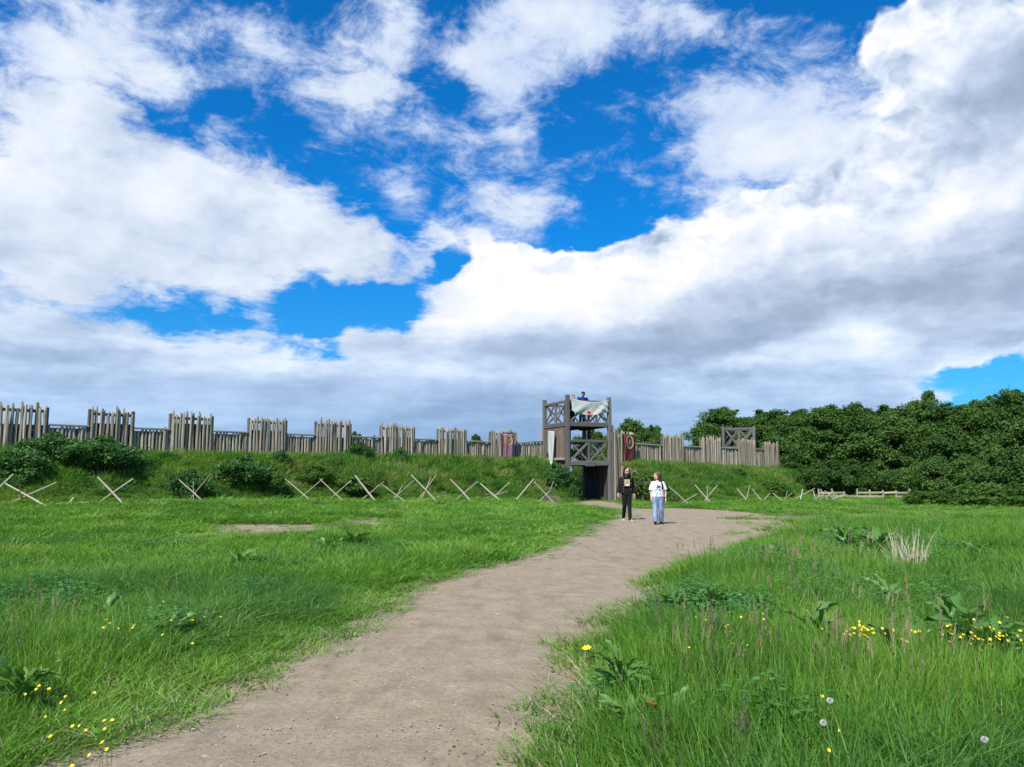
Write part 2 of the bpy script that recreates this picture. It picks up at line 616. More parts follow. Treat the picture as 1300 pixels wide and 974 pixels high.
# ------------------------------------------------------------------ path outline
PATH_L = [(40, 1010), (110, 974), (200, 935), (300, 880), (400, 832), (470, 795), (560, 748), (640, 720), (700, 697), (745, 676), (778, 661), (792, 653), (786, 648.5)]
PATH_R = [(806, 645.8), (850, 645.5), (905, 647.5), (950, 651), (988, 659), (1014, 669), (1006, 678), (968, 686), (938, 697), (850, 728), (800, 760), (760, 790), (735, 822), (708, 855), (688, 900), (668, 940), (655, 974), (640, 1030)]
pl = [drop(*p) for p in PATH_L]
pr = [drop(*p) for p in PATH_R]
# behind the photographer the path runs on
pl = [(pl[0][0] - 0.9, 1.5), (pl[0][0] - 0.4, -0.5), (pl[0][0] + 0.5, -4)][::-1] + pl
pr = pr + [(0.15, 1.8), (0.6, -0.5), (1.8, -4)]
# up to the gate
gate_l, gate_r = (3.45, 43.6), (5.55, 44.4)
PATH_RAW = pl + [gate_l, gate_r] + pr


def refine(poly, step, wob, seed):
    out = []
    n = len(poly)
    for i in range(n):
        p0, p1, p2, p3 = [np.array(poly[(i + k) % n], dtype=float) for k in (-1, 0, 1, 2)]
        L = np.hypot(*(p2 - p1))
        m = max(1, int(L / step))
        for j in range(m):
            t = j / m
            q = 0.5 * ((2 * p1) + (-p0 + p2) * t + (2 * p0 - 5 * p1 + 4 * p2 - p3) * t * t + (-p0 + 3 * p1 - 3 * p2 + p3) * t ** 3)
            out.append(q)
    out = np.array(out)
    x, y = out[:, 0], out[:, 1]
    out[:, 0] += (fbm(x, y, 0.5, 4, seed) - 0.5) * wob
    out[:, 1] += (fbm(x, y, 0.5, 4, seed + 7) - 0.5) * wob
    return out


PATH = refine(PATH_RAW, 0.18, 0.45, 3)
PATH_COARSE = PATH[::3]


def path_signed(x, y):
    """Negative inside the path, metres."""
    d, _ = seg_dist(x, y, PATH_COARSE, True)
    return np.where(inside(x, y, PATH_COARSE), -d, d)


# patches of bare earth in the grass: (x, y, half length, half width, turn, strength)
def patch(px, py, half_px, half_y, rot=0.0, s=1.0):
    c = drop(px, py)
    e = drop(px + half_px, py)
    e2 = drop(px, py - half_y)
    return (c[0], c[1], max(0.15, e[0] - c[0]), max(0.12, e2[1] - c[1]), rot, s)


ISLANDS = [patch(962, 667, 22, 3, 0), patch(985, 676, 20, 3, 0), patch(945, 680, 18, 3, 0), patch(935, 659, 20, 2, 0), patch(972, 660, 14, 2, 0)]
BARE = [patch(360, 670, 105, 7, 0, 1.0), patch(470, 662, 70, 5, 0, 0.8), patch(290, 677, 60, 5, 0, 0.85),
        patch(1080, 656, 130, 6, 0, 0.72), patch(1190, 651, 130, 5, 0, 0.6), patch(985, 657, 60, 4, 0, 0.75),
        patch(612, 725, 36, 6, 0, 0.9), patch(700, 640, 22, 5, 0, 0.6)]


def bare_amount(x, y):
    b = np.zeros(x.shape)
    nz = fbm(x, y, 0.9, 4, 40) - 0.5
    for cx, cy, rx, ry, rot, s in BARE:
        d = np.hypot((x - cx) / rx, (y - cy) / ry)
        b = np.maximum(b, s * (1 - sstep(0.45, 1.25, d + nz * 1.1)))
    return np.clip(b, 0, 1)

# ------------------------------------------------------------------ materials
def new_mat(name):
    m = bpy.data.materials.new(name)
    m.use_nodes = True
    t = m.node_tree
    t.nodes.clear()
    return m, NT(t), t


def finish(t, g, shader):
    o = g.node('ShaderNodeOutputMaterial')
    t.links.new(shader, o.inputs[0])


def principled(g, color, rough=0.8, spec=0.3, normal=None, metal=0.0):
    b = g.node('ShaderNodeBsdfPrincipled')
    if isinstance(color, tuple) and len(color) == 3:
        color = color + (1,)
    g.put(b.inputs['Base Color'], color)
    g.put(b.inputs['Roughness'], rough)
    b.inputs['Specular IOR Level'].default_value = spec
    b.inputs['Metallic'].default_value = metal
    if normal is not None:
        g.put(b.inputs['Normal'], normal)
    return b.outputs[0]


def bump(g, h, strength=0.5, dist=0.02):
    b = g.node('ShaderNodeBump')
    b.inputs['Strength'].default_value = strength
    b.inputs['Distance'].default_value = dist
    g.put(b.inputs['Height'], h)
    return b.outputs[0]


def soil_nodes(g, P):
    """Trodden sandy earth with grit; the same wherever the ground is bare."""
    big = g.noise(P, 0.55, 4, 0.6)
    mid = g.noise(P, 3.1, 6, 0.65)
    fine = g.noise(P, 26.0, 6, 0.78)
    streak = g.noise(g.vmath('MULTIPLY', P, (2.2, 0.55, 1)), 1.6, 5, 0.6)
    c = g.ramp(mid, [(0.25, (0.210, 0.162, 0.104)), (0.5, (0.312, 0.246, 0.164)), (0.75, (0.400, 0.322, 0.222))])
    c = g.mix(g.rng(big, 0.35, 0.7, 0.0, 0.55), c, (0.320, 0.272, 0.204))
    c = g.mix(g.rng(streak, 0.52, 0.70, 0.0, 0.65), c, (0.190, 0.150, 0.104))
    c = g.mix(g.rng(fine, 0.42, 0.66, 0.0, 0.62), c, (0.150, 0.122, 0.088))
    v = g.node('ShaderNodeTexVoronoi')
    g.put(v.inputs['Vector'], P)
    v.inputs['Scale'].default_value = 34.0
    v.inputs['Randomness'].default_value = 1.0
    wh = g.node('ShaderNodeTexWhiteNoise')
    g.put(wh.inputs['Vector'], v.outputs['Position'])
    grit = g.math('MULTIPLY', g.rng(v.outputs['Distance'], 0.16, 0.26, 1, 0), g.math('GREATER_THAN', wh.outputs['Value'], 0.80))
    grit = g.math('MULTIPLY', grit, g.rng(g.noise(P, 0.9, 3, 0.6), 0.42, 0.6, 0, 1))
    c = g.mix(g.math('MULTIPLY', grit, 0.6), c, g.mix(wh.outputs['Value'], (0.42, 0.38, 0.33), (0.30, 0.25, 0.21)))
    hgt = g.math('ADD', g.math('MULTIPLY', mid, 0.6), g.math('MULTIPLY', fine, 0.22))
    hgt = g.math('ADD', hgt, g.math('MULTIPLY', grit, 0.25))
    return c, hgt


def mat_path():
    m, g, t = new_mat('trodden_earth')
    P = g.node('ShaderNodeNewGeometry').outputs['Position']
    c, h = soil_nodes(g, P)
    finish(t, g, principled(g, c, 0.95, 0.15, bump(g, h, 1.0, 0.05)))
    return m


def mat_ground():
    m, g, t = new_mat('meadow_ground')
    P = g.node('ShaderNodeNewGeometry').outputs['Position']
    c, h = soil_nodes(g, P)
    a = g.node('ShaderNodeAttribute', attribute_name='bare').outputs['Fac']
    n1 = g.noise(P, 0.35, 5, 0.6)
    n2 = g.noise(P, 6.0, 5, 0.7)
    grn = g.ramp(g.math('ADD', g.math('MULTIPLY', n1, 0.5), g.math('MULTIPLY', n2, 0.5)),
                 [(0.3, (0.038, 0.062, 0.012)), (0.5, (0.062, 0.110, 0.018)), (0.7, (0.10, 0.145, 0.030))])
    k = g.rng(g.math('ADD', a, g.math('MULTIPLY', g.math('SUBTRACT', g.noise(P, 5.0, 6, 0.7), 0.5), 0.9)), 0.35, 0.62, 0, 1)
    damp = g.math('MULTIPLY', g.rng(a, 0.95, 0.55), g.rng(g.noise(P, 1.7, 4, 0.6), 0.35, 0.6))
    c = g.mix(damp, c, (0.105, 0.078, 0.050))
    col = g.mix(k, grn, c)
    hh = g.math('ADD', h, g.math('MULTIPLY', n2, 0.8))
    finish(t, g, principled(g, col, 0.95, 0.1, bump(g, hh, 0.8, 0.05)))
    return m


def mat_leaf(name, stops, trans=0.35, patch=0.35, rough=0.55, inst=True, spec=0.25, seed=0.0):
    """Leaves and blades: colour varies from plant to plant and from patch to patch."""
    m, g, t = new_mat(name)
    oi = g.node('ShaderNodeObjectInfo')
    if inst:
        pos = oi.outputs['Location']
    else:
        pos = g.node('ShaderNodeNewGeometry').outputs['Position']
    n = g.noise(g.vmath('ADD', pos, (seed, seed, 0)), patch, 4, 0.6)
    rnd = oi.outputs['Random']
    isl = g.node('ShaderNodeNewGeometry').outputs['Random Per Island']
    f = g.math('ADD', g.math('MULTIPLY', g.rng(n, 0.36, 0.64), 0.5), g.math('ADD', g.math('MULTIPLY', rnd, 0.2), g.math('MULTIPLY', isl, 0.35)))
    c = g.ramp(f, stops)
    d = principled(g, c, rough, spec)
    tr = g.node('ShaderNodeBsdfTranslucent')
    tc = g.mix(1.0, c, (1.15, 1.2, 0.55), 'MULTIPLY')
    g.put(tr.inputs['Color'], tc)
    mx = g.node('ShaderNodeMixShader')
    mx.inputs[0].default_value = trans
    t.links.new(d, mx.inputs[1])
    t.links.new(tr.outputs[0], mx.inputs[2])
    finish(t, g, mx.outputs[0])
    return m


M = {}
M['path'] = mat_path()
M['ground'] = mat_ground()
M['grass'] = mat_leaf('meadow_grass', [(0.08, (0.037, 0.095, 0.015)), (0.35, (0.090, 0.225, 0.027)), (0.62, (0.149, 0.315, 0.038)), (0.82, (0.226, 0.385, 0.057)), (0.97, (0.319, 0.340, 0.104))], 0.40, 0.45)
M['turf'] = mat_leaf('short_turf', [(0.08, (0.040, 0.108, 0.015)), (0.38, (0.106, 0.255, 0.030)), (0.66, (0.174, 0.345, 0.046)), (0.9, (0.280, 0.380, 0.081))], 0.38, 0.4)
M['bank'] = mat_leaf('bank_grass', [(0.1, (0.058, 0.150, 0.024)), (0.4, (0.112, 0.265, 0.040)), (0.65, (0.185, 0.315, 0.056)), (0.8, (0.25, 0.31, 0.072)), (0.95, (0.31, 0.265, 0.10))], 0.38, 0.5)
M['tussock'] = mat_leaf('tussock_grass', [(0.1, (0.042, 0.130, 0.020)), (0.5, (0.080, 0.205, 0.034)), (0.9, (0.16, 0.31, 0.065))], 0.35, 0.5, rough=0.5, spec=0.3)
M['straw'] = mat_leaf('dry_grass', [(0.1, (0.26, 0.22, 0.11)), (0.9, (0.50, 0.45, 0.28))], 0.2, 0.5)
M['seed'] = mat_leaf('seed_heads', [(0.1, (0.16, 0.14, 0.075)), (0.9, (0.31, 0.27, 0.15))], 0.2, 0.5)
M['weed'] = mat_leaf('weed_leaves', [(0.1, (0.041, 0.144, 0.028)), (0.9, (0.097, 0.269, 0.060))], 0.25, 0.5)


# ------------------------------------------------------------------ ground and path
def axis(lo, hi, step, far, grow=1.22):
    a = list(np.arange(lo, hi + 1e-6, step))
    s, p = step, a[-1]
    while p < far:
        s *= grow
        p += s
        a.append(p)
    s, p, b = step, a[0], []
    while p > -far:
        s *= grow
        p -= s
        b.append(p)
    return np.array(b[::-1] + a)


gx, gy = axis(-34, 34, 0.3, 2500), axis(-4, 66, 0.3, 2500)
GX, GY = np.meshgrid(gx, gy)
GZ = height(GX.ravel(), GY.ravel())
nx, ny = len(gx), len(gy)
idx = np.arange(nx * ny).reshape(ny, nx)
quads = np.stack([idx[:-1, :-1], idx[:-1, 1:], idx[1:, 1:], idx[1:, :-1]], -1).reshape(-1, 4)
gverts = np.stack([GX.ravel(), GY.ravel(), GZ], 1)
cx = gverts[quads].mean(1)
lift = cx[:, 2] - base_ground(cx[:, 0], cx[:, 1])
is_bank = (lift > 0.10) & (np.abs(cx[:, 0]) < 60) & (cx[:, 1] < 80)
gbare = np.zeros(len(gverts))
nearm = (np.abs(gverts[:, 0]) < 34) & (gverts[:, 1] < 66) & (gverts[:, 1] > -4)
nv = gverts[nearm]
pd = path_signed(nv[:, 0], nv[:, 1])
gbare[nearm] = np.maximum(bare_amount(nv[:, 0], nv[:, 1]), 1 - sstep(0.05, 0.55, pd))


def split_mesh(name, mask, mat):
    q = quads[mask]
    used, inv = np.unique(q, return_inverse=True)
    me = np_mesh(name, gverts[used], inv.reshape(-1, 4), mat, smooth=True)
    at_ = me.attributes.new('bare', 'FLOAT', 'POINT')
    at_.data.foreach_set('value', gbare[used].astype(np.float32))
    return tag(obj(name, me), kind='structure')


ground = split_mesh('ground', ~is_bank, M['ground'])
bank = split_mesh('earth_bank', is_bank, M['ground'])

# the path: a sheet of its own, domed and rutted, its edge following the outline
ps = 0.085
xs_ = np.arange(PATH[:, 0].min() - 0.3, PATH[:, 0].max() + 0.3, ps)
ys_ = np.arange(PATH[:, 1].min() - 0.3, PATH[:, 1].max() + 0.3, ps)
PX, PY = np.meshgrid(xs_, ys_)
fx, fy = PX.ravel(), PY.ravel()
sd = np.full(fx.shape, 9.0)
# only the rows near the outline need the exact distance
sd = path_signed(fx, fy)
idx = np.arange(fx.size).reshape(PX.shape)
q = np.stack([idx[:-1, :-1], idx[:-1, 1:], idx[1:, 1:], idx[1:, :-1]], -1).reshape(-1, 4)
keep = (sd[q] < 0).sum(1) >= 2
q = q[keep]
used, inv = np.unique(q, return_inverse=True)
vx, vy, vs_ = fx[used], fy[used], sd[used]
# pull the outside corners onto the outline
eps = 0.02
gxd = (path_signed(vx + eps, vy) - path_signed(vx - eps, vy)) / (2 * eps)
gyd = (path_signed(vx, vy + eps) - path_signed(vx, vy - eps)) / (2 * eps)
gl = np.maximum(np.hypot(gxd, gyd), 0.3)
mv = np.where(vs_ > 0, vs_, 0) / gl
vx, vy = vx - mv * gxd / gl, vy - mv * gyd / gl
inn = np.clip(-vs_, 0, 3)
vz = height(vx, vy) - 0.008 + 0.022 * sstep(0, 0.22, inn) + 0.018 * sstep(0, 0.9, inn) + sstep(0, 0.5, inn) * (0.030 * (fbm(vx, vy, 0.8, 4, 61) - 0.5) + 0.022 * (fbm(vx, vy, 0.25, 3, 66) - 0.5))
path_obj = tag(obj('path', np_mesh('path', np.stack([vx, vy, vz], 1), inv.reshape(-1, 4), M['path'], smooth=True)), kind='structure')


# ------------------------------------------------------------------ grass tufts
def clump_mesh(name, n, radius, hmin, hmax, width, lean, mat, seed, segs=3, droop=0.5, heads=0.0):
    """n curved blades; heights are for a tuft of scale 1."""
    r_ = np.random.default_rng(seed)
    V, Fc = [], []
    for i in range(n):
        a, rad = r_.uniform(0, 6.283), radius * math.sqrt(r_.uniform())
        bx, by = rad * math.cos(a), rad * math.sin(a)
        la = a + r_.normal(0, 0.9)
        h = r_.uniform(hmin, hmax)
        ln = abs(r_.normal(0, lean)) * h + rad * 0.22
        w = width * r_.uniform(0.7, 1.3)
        fa = r_.uniform(0, 6.283)
        sx, sy = math.cos(fa) * w / 2, math.sin(fa) * w / 2
        dr = droop * abs(r_.normal(0, 0.5))
        b = len(V)
        for k in range(segs):
            t = k / segs
            o = ln * (t ** 1.7)
            z = h * (t - dr * t ** 3 * 0.5)
            ww = 1 - 0.55 * t
            px_, py_ = bx + math.cos(la) * o, by + math.sin(la) * o
            V.append((px_ - sx * ww, py_ - sy * ww, z - (0.02 if k == 0 else 0)))
            V.append((px_ + sx * ww, py_ + sy * ww, z - (0.02 if k == 0 else 0)))
        V.append((bx + math.cos(la) * ln, by + math.sin(la) * ln, h * (1 - dr * 0.5)))
        for k in range(segs - 1):
            Fc.append((b + 2 * k, b + 2 * k + 1, b + 2 * k + 3, b + 2 * k + 2))
        Fc.append((b + 2 * segs - 2, b + 2 * segs - 1, b + 2 * segs))
        if r_.uniform() < heads:
            # an open seed head: three little spikes
            tip = np.array(V[-1])
            for q_ in range(4):
                aa = r_.uniform(0, 6.283)
                e = tip + np.array([math.cos(aa) * 0.012, math.sin(aa) * 0.012, -0.06 + 0.045 * q_ + r_.uniform(0.0, 0.03)])
                s0 = tip + np.array([0, 0, -0.13 + 0.045 * q_])
                b = len(V)
                V += [tuple(s0 + (0.004, 0, 0)), tuple(s0 - (0.004, 0, 0)), tuple(e - (0.003, 0, 0)), tuple(e + (0.003, 0, 0))]
                Fc.append((b, b + 1, b + 2, b + 3))
    me = bpy.data.meshes.new(name)
    me.from_pydata(V, [], Fc)
    me.materials.append(mat)
    me.update()
    return me


def weed_mesh(name, n, radius, mat, seed, leaf=0.09):
    r_ = np.random.default_rng(seed)
    V, Fc = [], []
    for i in range(n):
        a, rad = r_.uniform(0, 6.283), radius * math.sqrt(r_.uniform())
        c = Vector((rad * math.cos(a), rad * math.sin(a), r_.uniform(0.1, 1.0) * (1 - 0.45 * rad / radius)))
        d = Vector((math.cos(a + r_.normal(0, .8)), math.sin(a + r_.normal(0, .8)), r_.normal(0.1, 0.5))).normalized()
        s = d.cross(Vector((r_.normal(0, .4), r_.normal(0, .4), 1))).normalized()
        L = leaf * r_.uniform(0.6, 1.4)
        u = s.cross(d)
        b = len(V)
        V += [tuple(c), tuple(c + d * L * .4 + s * L * .3 - u * L * .06), tuple(c + d * L - u * L * 0.15), tuple(c + d * L * .4 - s * L * .3 - u * L * .06)]
        Fc += [(b, b + 1, b + 2), (b, b + 2, b + 3)]
    me = bpy.data.meshes.new(name)
    me.from_pydata(V, [], Fc)
    me.materials.append(mat)
    me.update()
    return me


def source_collection(name, meshes):
    c = bpy.data.collections.new(name)
    for i, me in enumerate(meshes):
        o = bpy.data.objects.new('%s_%02d' % (name, i), me)
        c.objects.link(o)
    return c


def scatter(name, pts, rot, scl, idx_, coll, label=None):
    """One object of kind stuff: the tufts stand on its vertices."""
    me = bpy.data.meshes.new(name)
    n = len(pts)
    me.vertices.add(n)
    me.vertices.foreach_set('co', np.asarray(pts, dtype=np.float32).ravel())
    for nm, tp, arr in (('rot', 'FLOAT_VECTOR', rot), ('scl', 'FLOAT_VECTOR', scl)):
        a = me.attributes.new(nm, tp, 'POINT')
        a.data.foreach_set('vector', np.asarray(arr, dtype=np.float32).ravel())
    a = me.attributes.new('idx', 'INT', 'POINT')
    a.data.foreach_set('value', np.asarray(idx_, dtype=np.int32))
    o = obj(name, me)
    tree = bpy.data.node_groups.new(name, 'GeometryNodeTree')
    tree.interface.new_socket('Geometry', in_out='INPUT', socket_type='NodeSocketGeometry')
    tree.interface.new_socket('Geometry', in_out='OUTPUT', socket_type='NodeSocketGeometry')
    nd = tree.nodes
    gi, go = nd.new('NodeGroupInput'), nd.new('NodeGroupOutput')
    ci = nd.new('GeometryNodeCollectionInfo')
    ci.inputs[0].default_value = coll
    ci.inputs[1].default_value = True
    ci.inputs[2].default_value = True
    ip = nd.new('GeometryNodeInstanceOnPoints')
    ip.inputs['Pick Instance'].default_value = True

    def named(nm, tp):
        x = nd.new('GeometryNodeInputNamedAttribute')
        x.data_type = tp
        x.inputs['Name'].default_value = nm
        return x.outputs['Attribute']
    L = tree.links.new
    L(gi.outputs[0], ip.inputs['Points'])
    L(ci.outputs[0], ip.inputs['Instance'])
    L(named('idx', 'INT'), ip.inputs['Instance Index'])
    e2r = nd.new('FunctionNodeEulerToRotation')
    L(named('rot', 'FLOAT_VECTOR'), e2r.inputs[0])
    L(e2r.outputs[0], ip.inputs['Rotation'])
    L(named('scl', 'FLOAT_VECTOR'), ip.inputs['Scale'])
    L(ip.outputs[0], go.inputs[0])
    md = o.modifiers.new('scatter', 'NODES')
    md.node_group = tree
    tag(o, kind='stuff')
    return o


g_meshes = []
for k in range(4):      # 0-3 tall lush tufts for the foreground
    g_meshes.append(clump_mesh('t', 64, 0.13, 0.35, 1.0, 0.0085, 0.17, M['grass'], 100 + k, 4, 0.9))
for k in range(2):      # 4-5 the same with seed heads
    g_meshes.append(clump_mesh('t', 30, 0.15, 0.5, 1.1, 0.009, 0.09, M['grass'], 120 + k, 3, 0.4))
for k in range(3):      # 6-8 wider tufts for the middle distance
    g_meshes.append(clump_mesh('t', 74, 0.30, 0.35, 1.0, 0.017, 0.14, M['grass'], 130 + k, 2, 0.7))
for k in range(3):      # 9-11 short turf
    g_meshes.append(clump_mesh('t', 60, 0.22, 0.3, 1.0, 0.010, 0.12, M['turf'], 140 + k, 2, 0.6))
for k in range(3):      # 12-14 wide turf, far
    g_meshes.append(clump_mesh('t', 80, 0.42, 0.3, 1.0, 0.024, 0.12, M['turf'], 150 + k, 2, 0.6))
for k in range(2):      # 15-16 straw
    g_meshes.append(clump_mesh('t', 24, 0.14, 0.4, 1.1, 0.008, 0.16, M['straw'], 160 + k, 3, 0.4))
for k in range(2):      # 17-18 purplish seed grass
    g_meshes.append(clump_mesh('t', 9, 0.22, 0.8, 1.15, 0.004, 0.08, M['seed'], 170 + k, 2, 0.2, heads=0.75))
for k in range(3):      # 19-21 leafy weeds
    g_meshes.append(weed_mesh('t', 110, 0.24, M['weed'], 180 + k, 0.055))
for k in range(3):      # 22-24 bank grass
    g_meshes.append(clump_mesh('t', 60, 0.32, 0.35, 1.0, 0.022, 0.16, M['bank'], 190 + k, 2, 0.8))
for k in range(2):      # 25-26 long arching tussocks
    g_meshes.append(clump_mesh('t', 40, 0.12, 0.6, 1.2, 0.011, 0.42, M['tussock'], 195 + k, 5, 1.5))
GRASS = source_collection('tuft', g_meshes)


def in_view(x, y, m=2.2):
    return (np.abs(x) < 0.70 * y + m)


def sample(y0, y1, dens, m=2.2):
    hw = 0.70 * y1 + m
    n = int(dens * 2 * hw * (y1 - y0))
    x = rng.uniform(-hw, hw, n)
    y = rng.uniform(y0, y1, n)
    k = in_view(x, y, m)
    return x[k], y[k]


def patch_noise(x, y):
    return fbm(x, y, 2.6, 4, 77), fbm(x, y, 0.9, 3, 83)


WEEDS = [patch(890, 790, 75, 22, 0, 1.0), patch(1150, 705, 90, 12, 0, .6), patch(1260, 850, 60, 30, 0, .7), patch(215, 812, 45, 18, 0, .9), patch(120, 770, 90, 20, 0, .5), patch(30, 770, 60, 30, 0, .6),
         patch(330, 760, 40, 10, 0, .6), patch(1075, 700, 50, 10, 0, .8), patch(990, 722, 50, 10, 0, .6), patch(60, 690, 60, 10, 0, .5), patch(480, 700, 30, 6, 0, .5), patch(1000, 960, 90, 25, 0, .4), patch(790, 890, 40, 20, 0, .5)]


def make_field():
    P_, R_, S_, I_ = [], [], [], []
    for y0, y1, dens in ((2.0, 5, 150), (5, 8, 110), (8, 12, 75), (12, 18, 44), (18, 26, 26), (26, 36, 17), (36, 54, 9)):
        x, y = sample(y0, y1, dens)
        lift = height(x, y) - base_ground(x, y)
        sd = path_signed(x, y)
        br = bare_amount(x, y)
        n1, n2 = patch_noise(x, y)
        right = x > np.interp(y, [0, 4.2, 8, 14, 22, 30, 60], [-1.6, -1.2, -0.3, 1.8, 4.5, 4.5, 4.4])
        tall = np.where(right, np.interp(y, [0, 5, 19, 25, 29, 60], [0.38, 0.42, 0.42, 0.30, 0.11, 0.10]),
                        np.interp(y, [0, 6, 11, 17, 24, 60], [0.42, 0.40, 0.27, 0.15, 0.11, 0.10]))
        h_bare = np.clip(bare_amount(x, np.minimum(y + 0.9, 60)) + br, 0, 1)
        edge = sstep(np.where(right, -0.05, 0.35), np.where(right, 1.0, 1.7), sd)
        h = tall * (0.22 + 0.78 * edge) * (0.55 + 0.9 * n1) * rng.uniform(0.75, 1.2, len(x)) * (1 - 0.72 * h_bare)
        # thin towards the path and over bare earth, with tufts straying over the edge
        p_keep = sstep(np.where(right, -0.16, -0.16), np.where(right, 0.45, 0.55), sd + (n2 - 0.5) * 0.7) * (1 - 0.93 * np.clip(br * 1.15 + (n2 - .5) * .7 * (br > 0.05), 0, 1))
        isl = np.zeros(len(x))
        for cx_, cy_, rx_, ry_, _, _ in ISLANDS:
            isl = np.maximum(isl, 1 - sstep(0.5, 1.2, np.hypot((x - cx_) / rx_, (y - cy_) / ry_) + (n2 - .5)))
        p_keep = np.maximum(p_keep, isl * 0.8)
        h = np.where(isl > .1, 0.05 + 0.05 * n1, h)
        k = (rng.uniform(size=len(x)) < p_keep) & (lift < 0.12) & ((sd > -0.35) | (isl > .1))
        x, y, h, sd, n1, n2, br, right = [a[k] for a in (x, y, h, sd, n1, n2, br, right)]
        n = len(x)
        u = rng.uniform(size=n)
        near = y < 11
        short = h < 0.13
        h = np.where(short & (y > 14), h * (0.55 + 1.1 * fbm(x, y, 0.7, 2, 141)), h)
        mixed = short & (y > 14) & (rng.uniform(size=n) < .22)
        h = np.where(mixed, h * 1.5, h)
        short = short & ~mixed
        i = np.where(near, rng.integers(0, 6, n), rng.integers(6, 9, n))
        i = np.where(short, np.where(y < 14, rng.integers(9, 12, n), rng.integers(12, 15, n)), i)
        # seed grass and weeds grow in patches
        pz = fbm(x, y, 3.5, 3, 91)
        wz = fbm(x, y, 2.2, 3, 97)
        i = np.where((u < 0.016) & (pz > 0.53) & ~short & (y < 24), rng.integers(17, 19, n), i)
        i = np.where((u > 0.7) & (wz > 0.62) & ~short & (y > 7.5), rng.integers(19, 22, n), i)
        wd = np.zeros(n)
        for cx_, cy_, rx_, ry_, _, s_ in WEEDS:
            wd = np.maximum(wd, s_ * (1 - sstep(0.5, 1.15, np.hypot((x - cx_) / rx_, (y - cy_) / ry_) + (n2 - .5) * .8)))
        isw = (rng.uniform(size=n) < wd * .85) & ~short
        i = np.where(isw, rng.integers(19, 22, n), i)
        i = np.where((u > 0.485) & (u < 0.51) & (br < 0.1), rng.integers(15, 17, n), i)
        i = np.where((sd < 0.45) & (u < 0.33), rng.integers(15, 17, n), i)
        tz = fbm(x, y, 1.5, 3, 131)
        i = np.where((tz > 0.58) & near & ~short & (sd > 0.8) & (rng.uniform(size=n) < .5), rng.integers(25, 27, n), i)
        xy = np.where(near, rng.uniform(0.8, 1.25, n), rng.uniform(0.9, 1.4, n)) * np.where(y > 26, 1.25, 1.0)
        xy = np.where((i >= 17) & (i < 19), 1.0, xy)
        h = np.where((i >= 17) & (i < 19), h * 1.25 + 0.08, h)
        h = np.where((i >= 15) & (i < 17), h * 0.8, h)
        h = np.where((i >= 19) & (i < 22), h * 1.05, h)
        P_.append(np.stack([x, y, height(x, y) - 0.005], 1))
        R_.append(np.stack([rng.normal(0, 0.10, n), rng.normal(0, 0.10, n), rng.uniform(0, 6.283, n)], 1))
        S_.append(np.stack([xy, xy, h], 1))
        I_.append(i)
    return [np.concatenate(a) for a in (P_, R_, S_, I_)]


P_, R_, S_, I_ = make_field()
scatter('meadow_grass', P_, R_, S_, I_, GRASS)
N_FIELD = len(P_)


def make_bank():
    x = rng.uniform(-34, 28, 70000)
    y = rng.uniform(16, 66, 70000)
    k = in_view(x, y, 3.0)
    x, y = x[k], y[k]
    z = height(x, y)
    lift = z - base_ground(x, y)
    # only the side towards the meadow and the flat top are ever seen
    e = 0.4
    k = (lift > 0.10)
    x, y, z, lift = x[k], y[k], z[k], lift[k]
    gd, _ = seg_dist(x, y, GATE_AXIS)
    wg = wing(x, y)
    k = np.where(x > 5.0, wg > 0.42, gd > 1.75)
    x, y, z, lift = x[k], y[k], z[k], lift[k]
    n = len(x)
    n1, n2 = patch_noise(x, y)
    h = (0.20 + 0.32 * n1) * rng.uniform(0.7, 1.25, n) * (0.35 + 0.65 * sstep(0.1, 0.8, lift))
    u = rng.uniform(size=n)
    wz = fbm(x, y, 2.0, 3, 197)
    i = rng.integers(22, 25, n)
    i = np.where((u > 0.4) & (wz > 0.57), rng.integers(19, 22, n), i)
    i = np.where((u < 0.10), rng.integers(15, 17, n), i)
    i = np.where((u > 0.1) & (u < 0.3), rng.integers(6, 9, n), i)
    xy = rng.uniform(0.9, 1.4, n)
    return np.stack([x, y, z - 0.01], 1), np.stack([rng.normal(0, .15, n), rng.normal(0, .15, n), rng.uniform(0, 6.283, n)], 1), np.stack([xy, xy, h], 1), i


scatter('bank_grass', *make_bank(), GRASS)

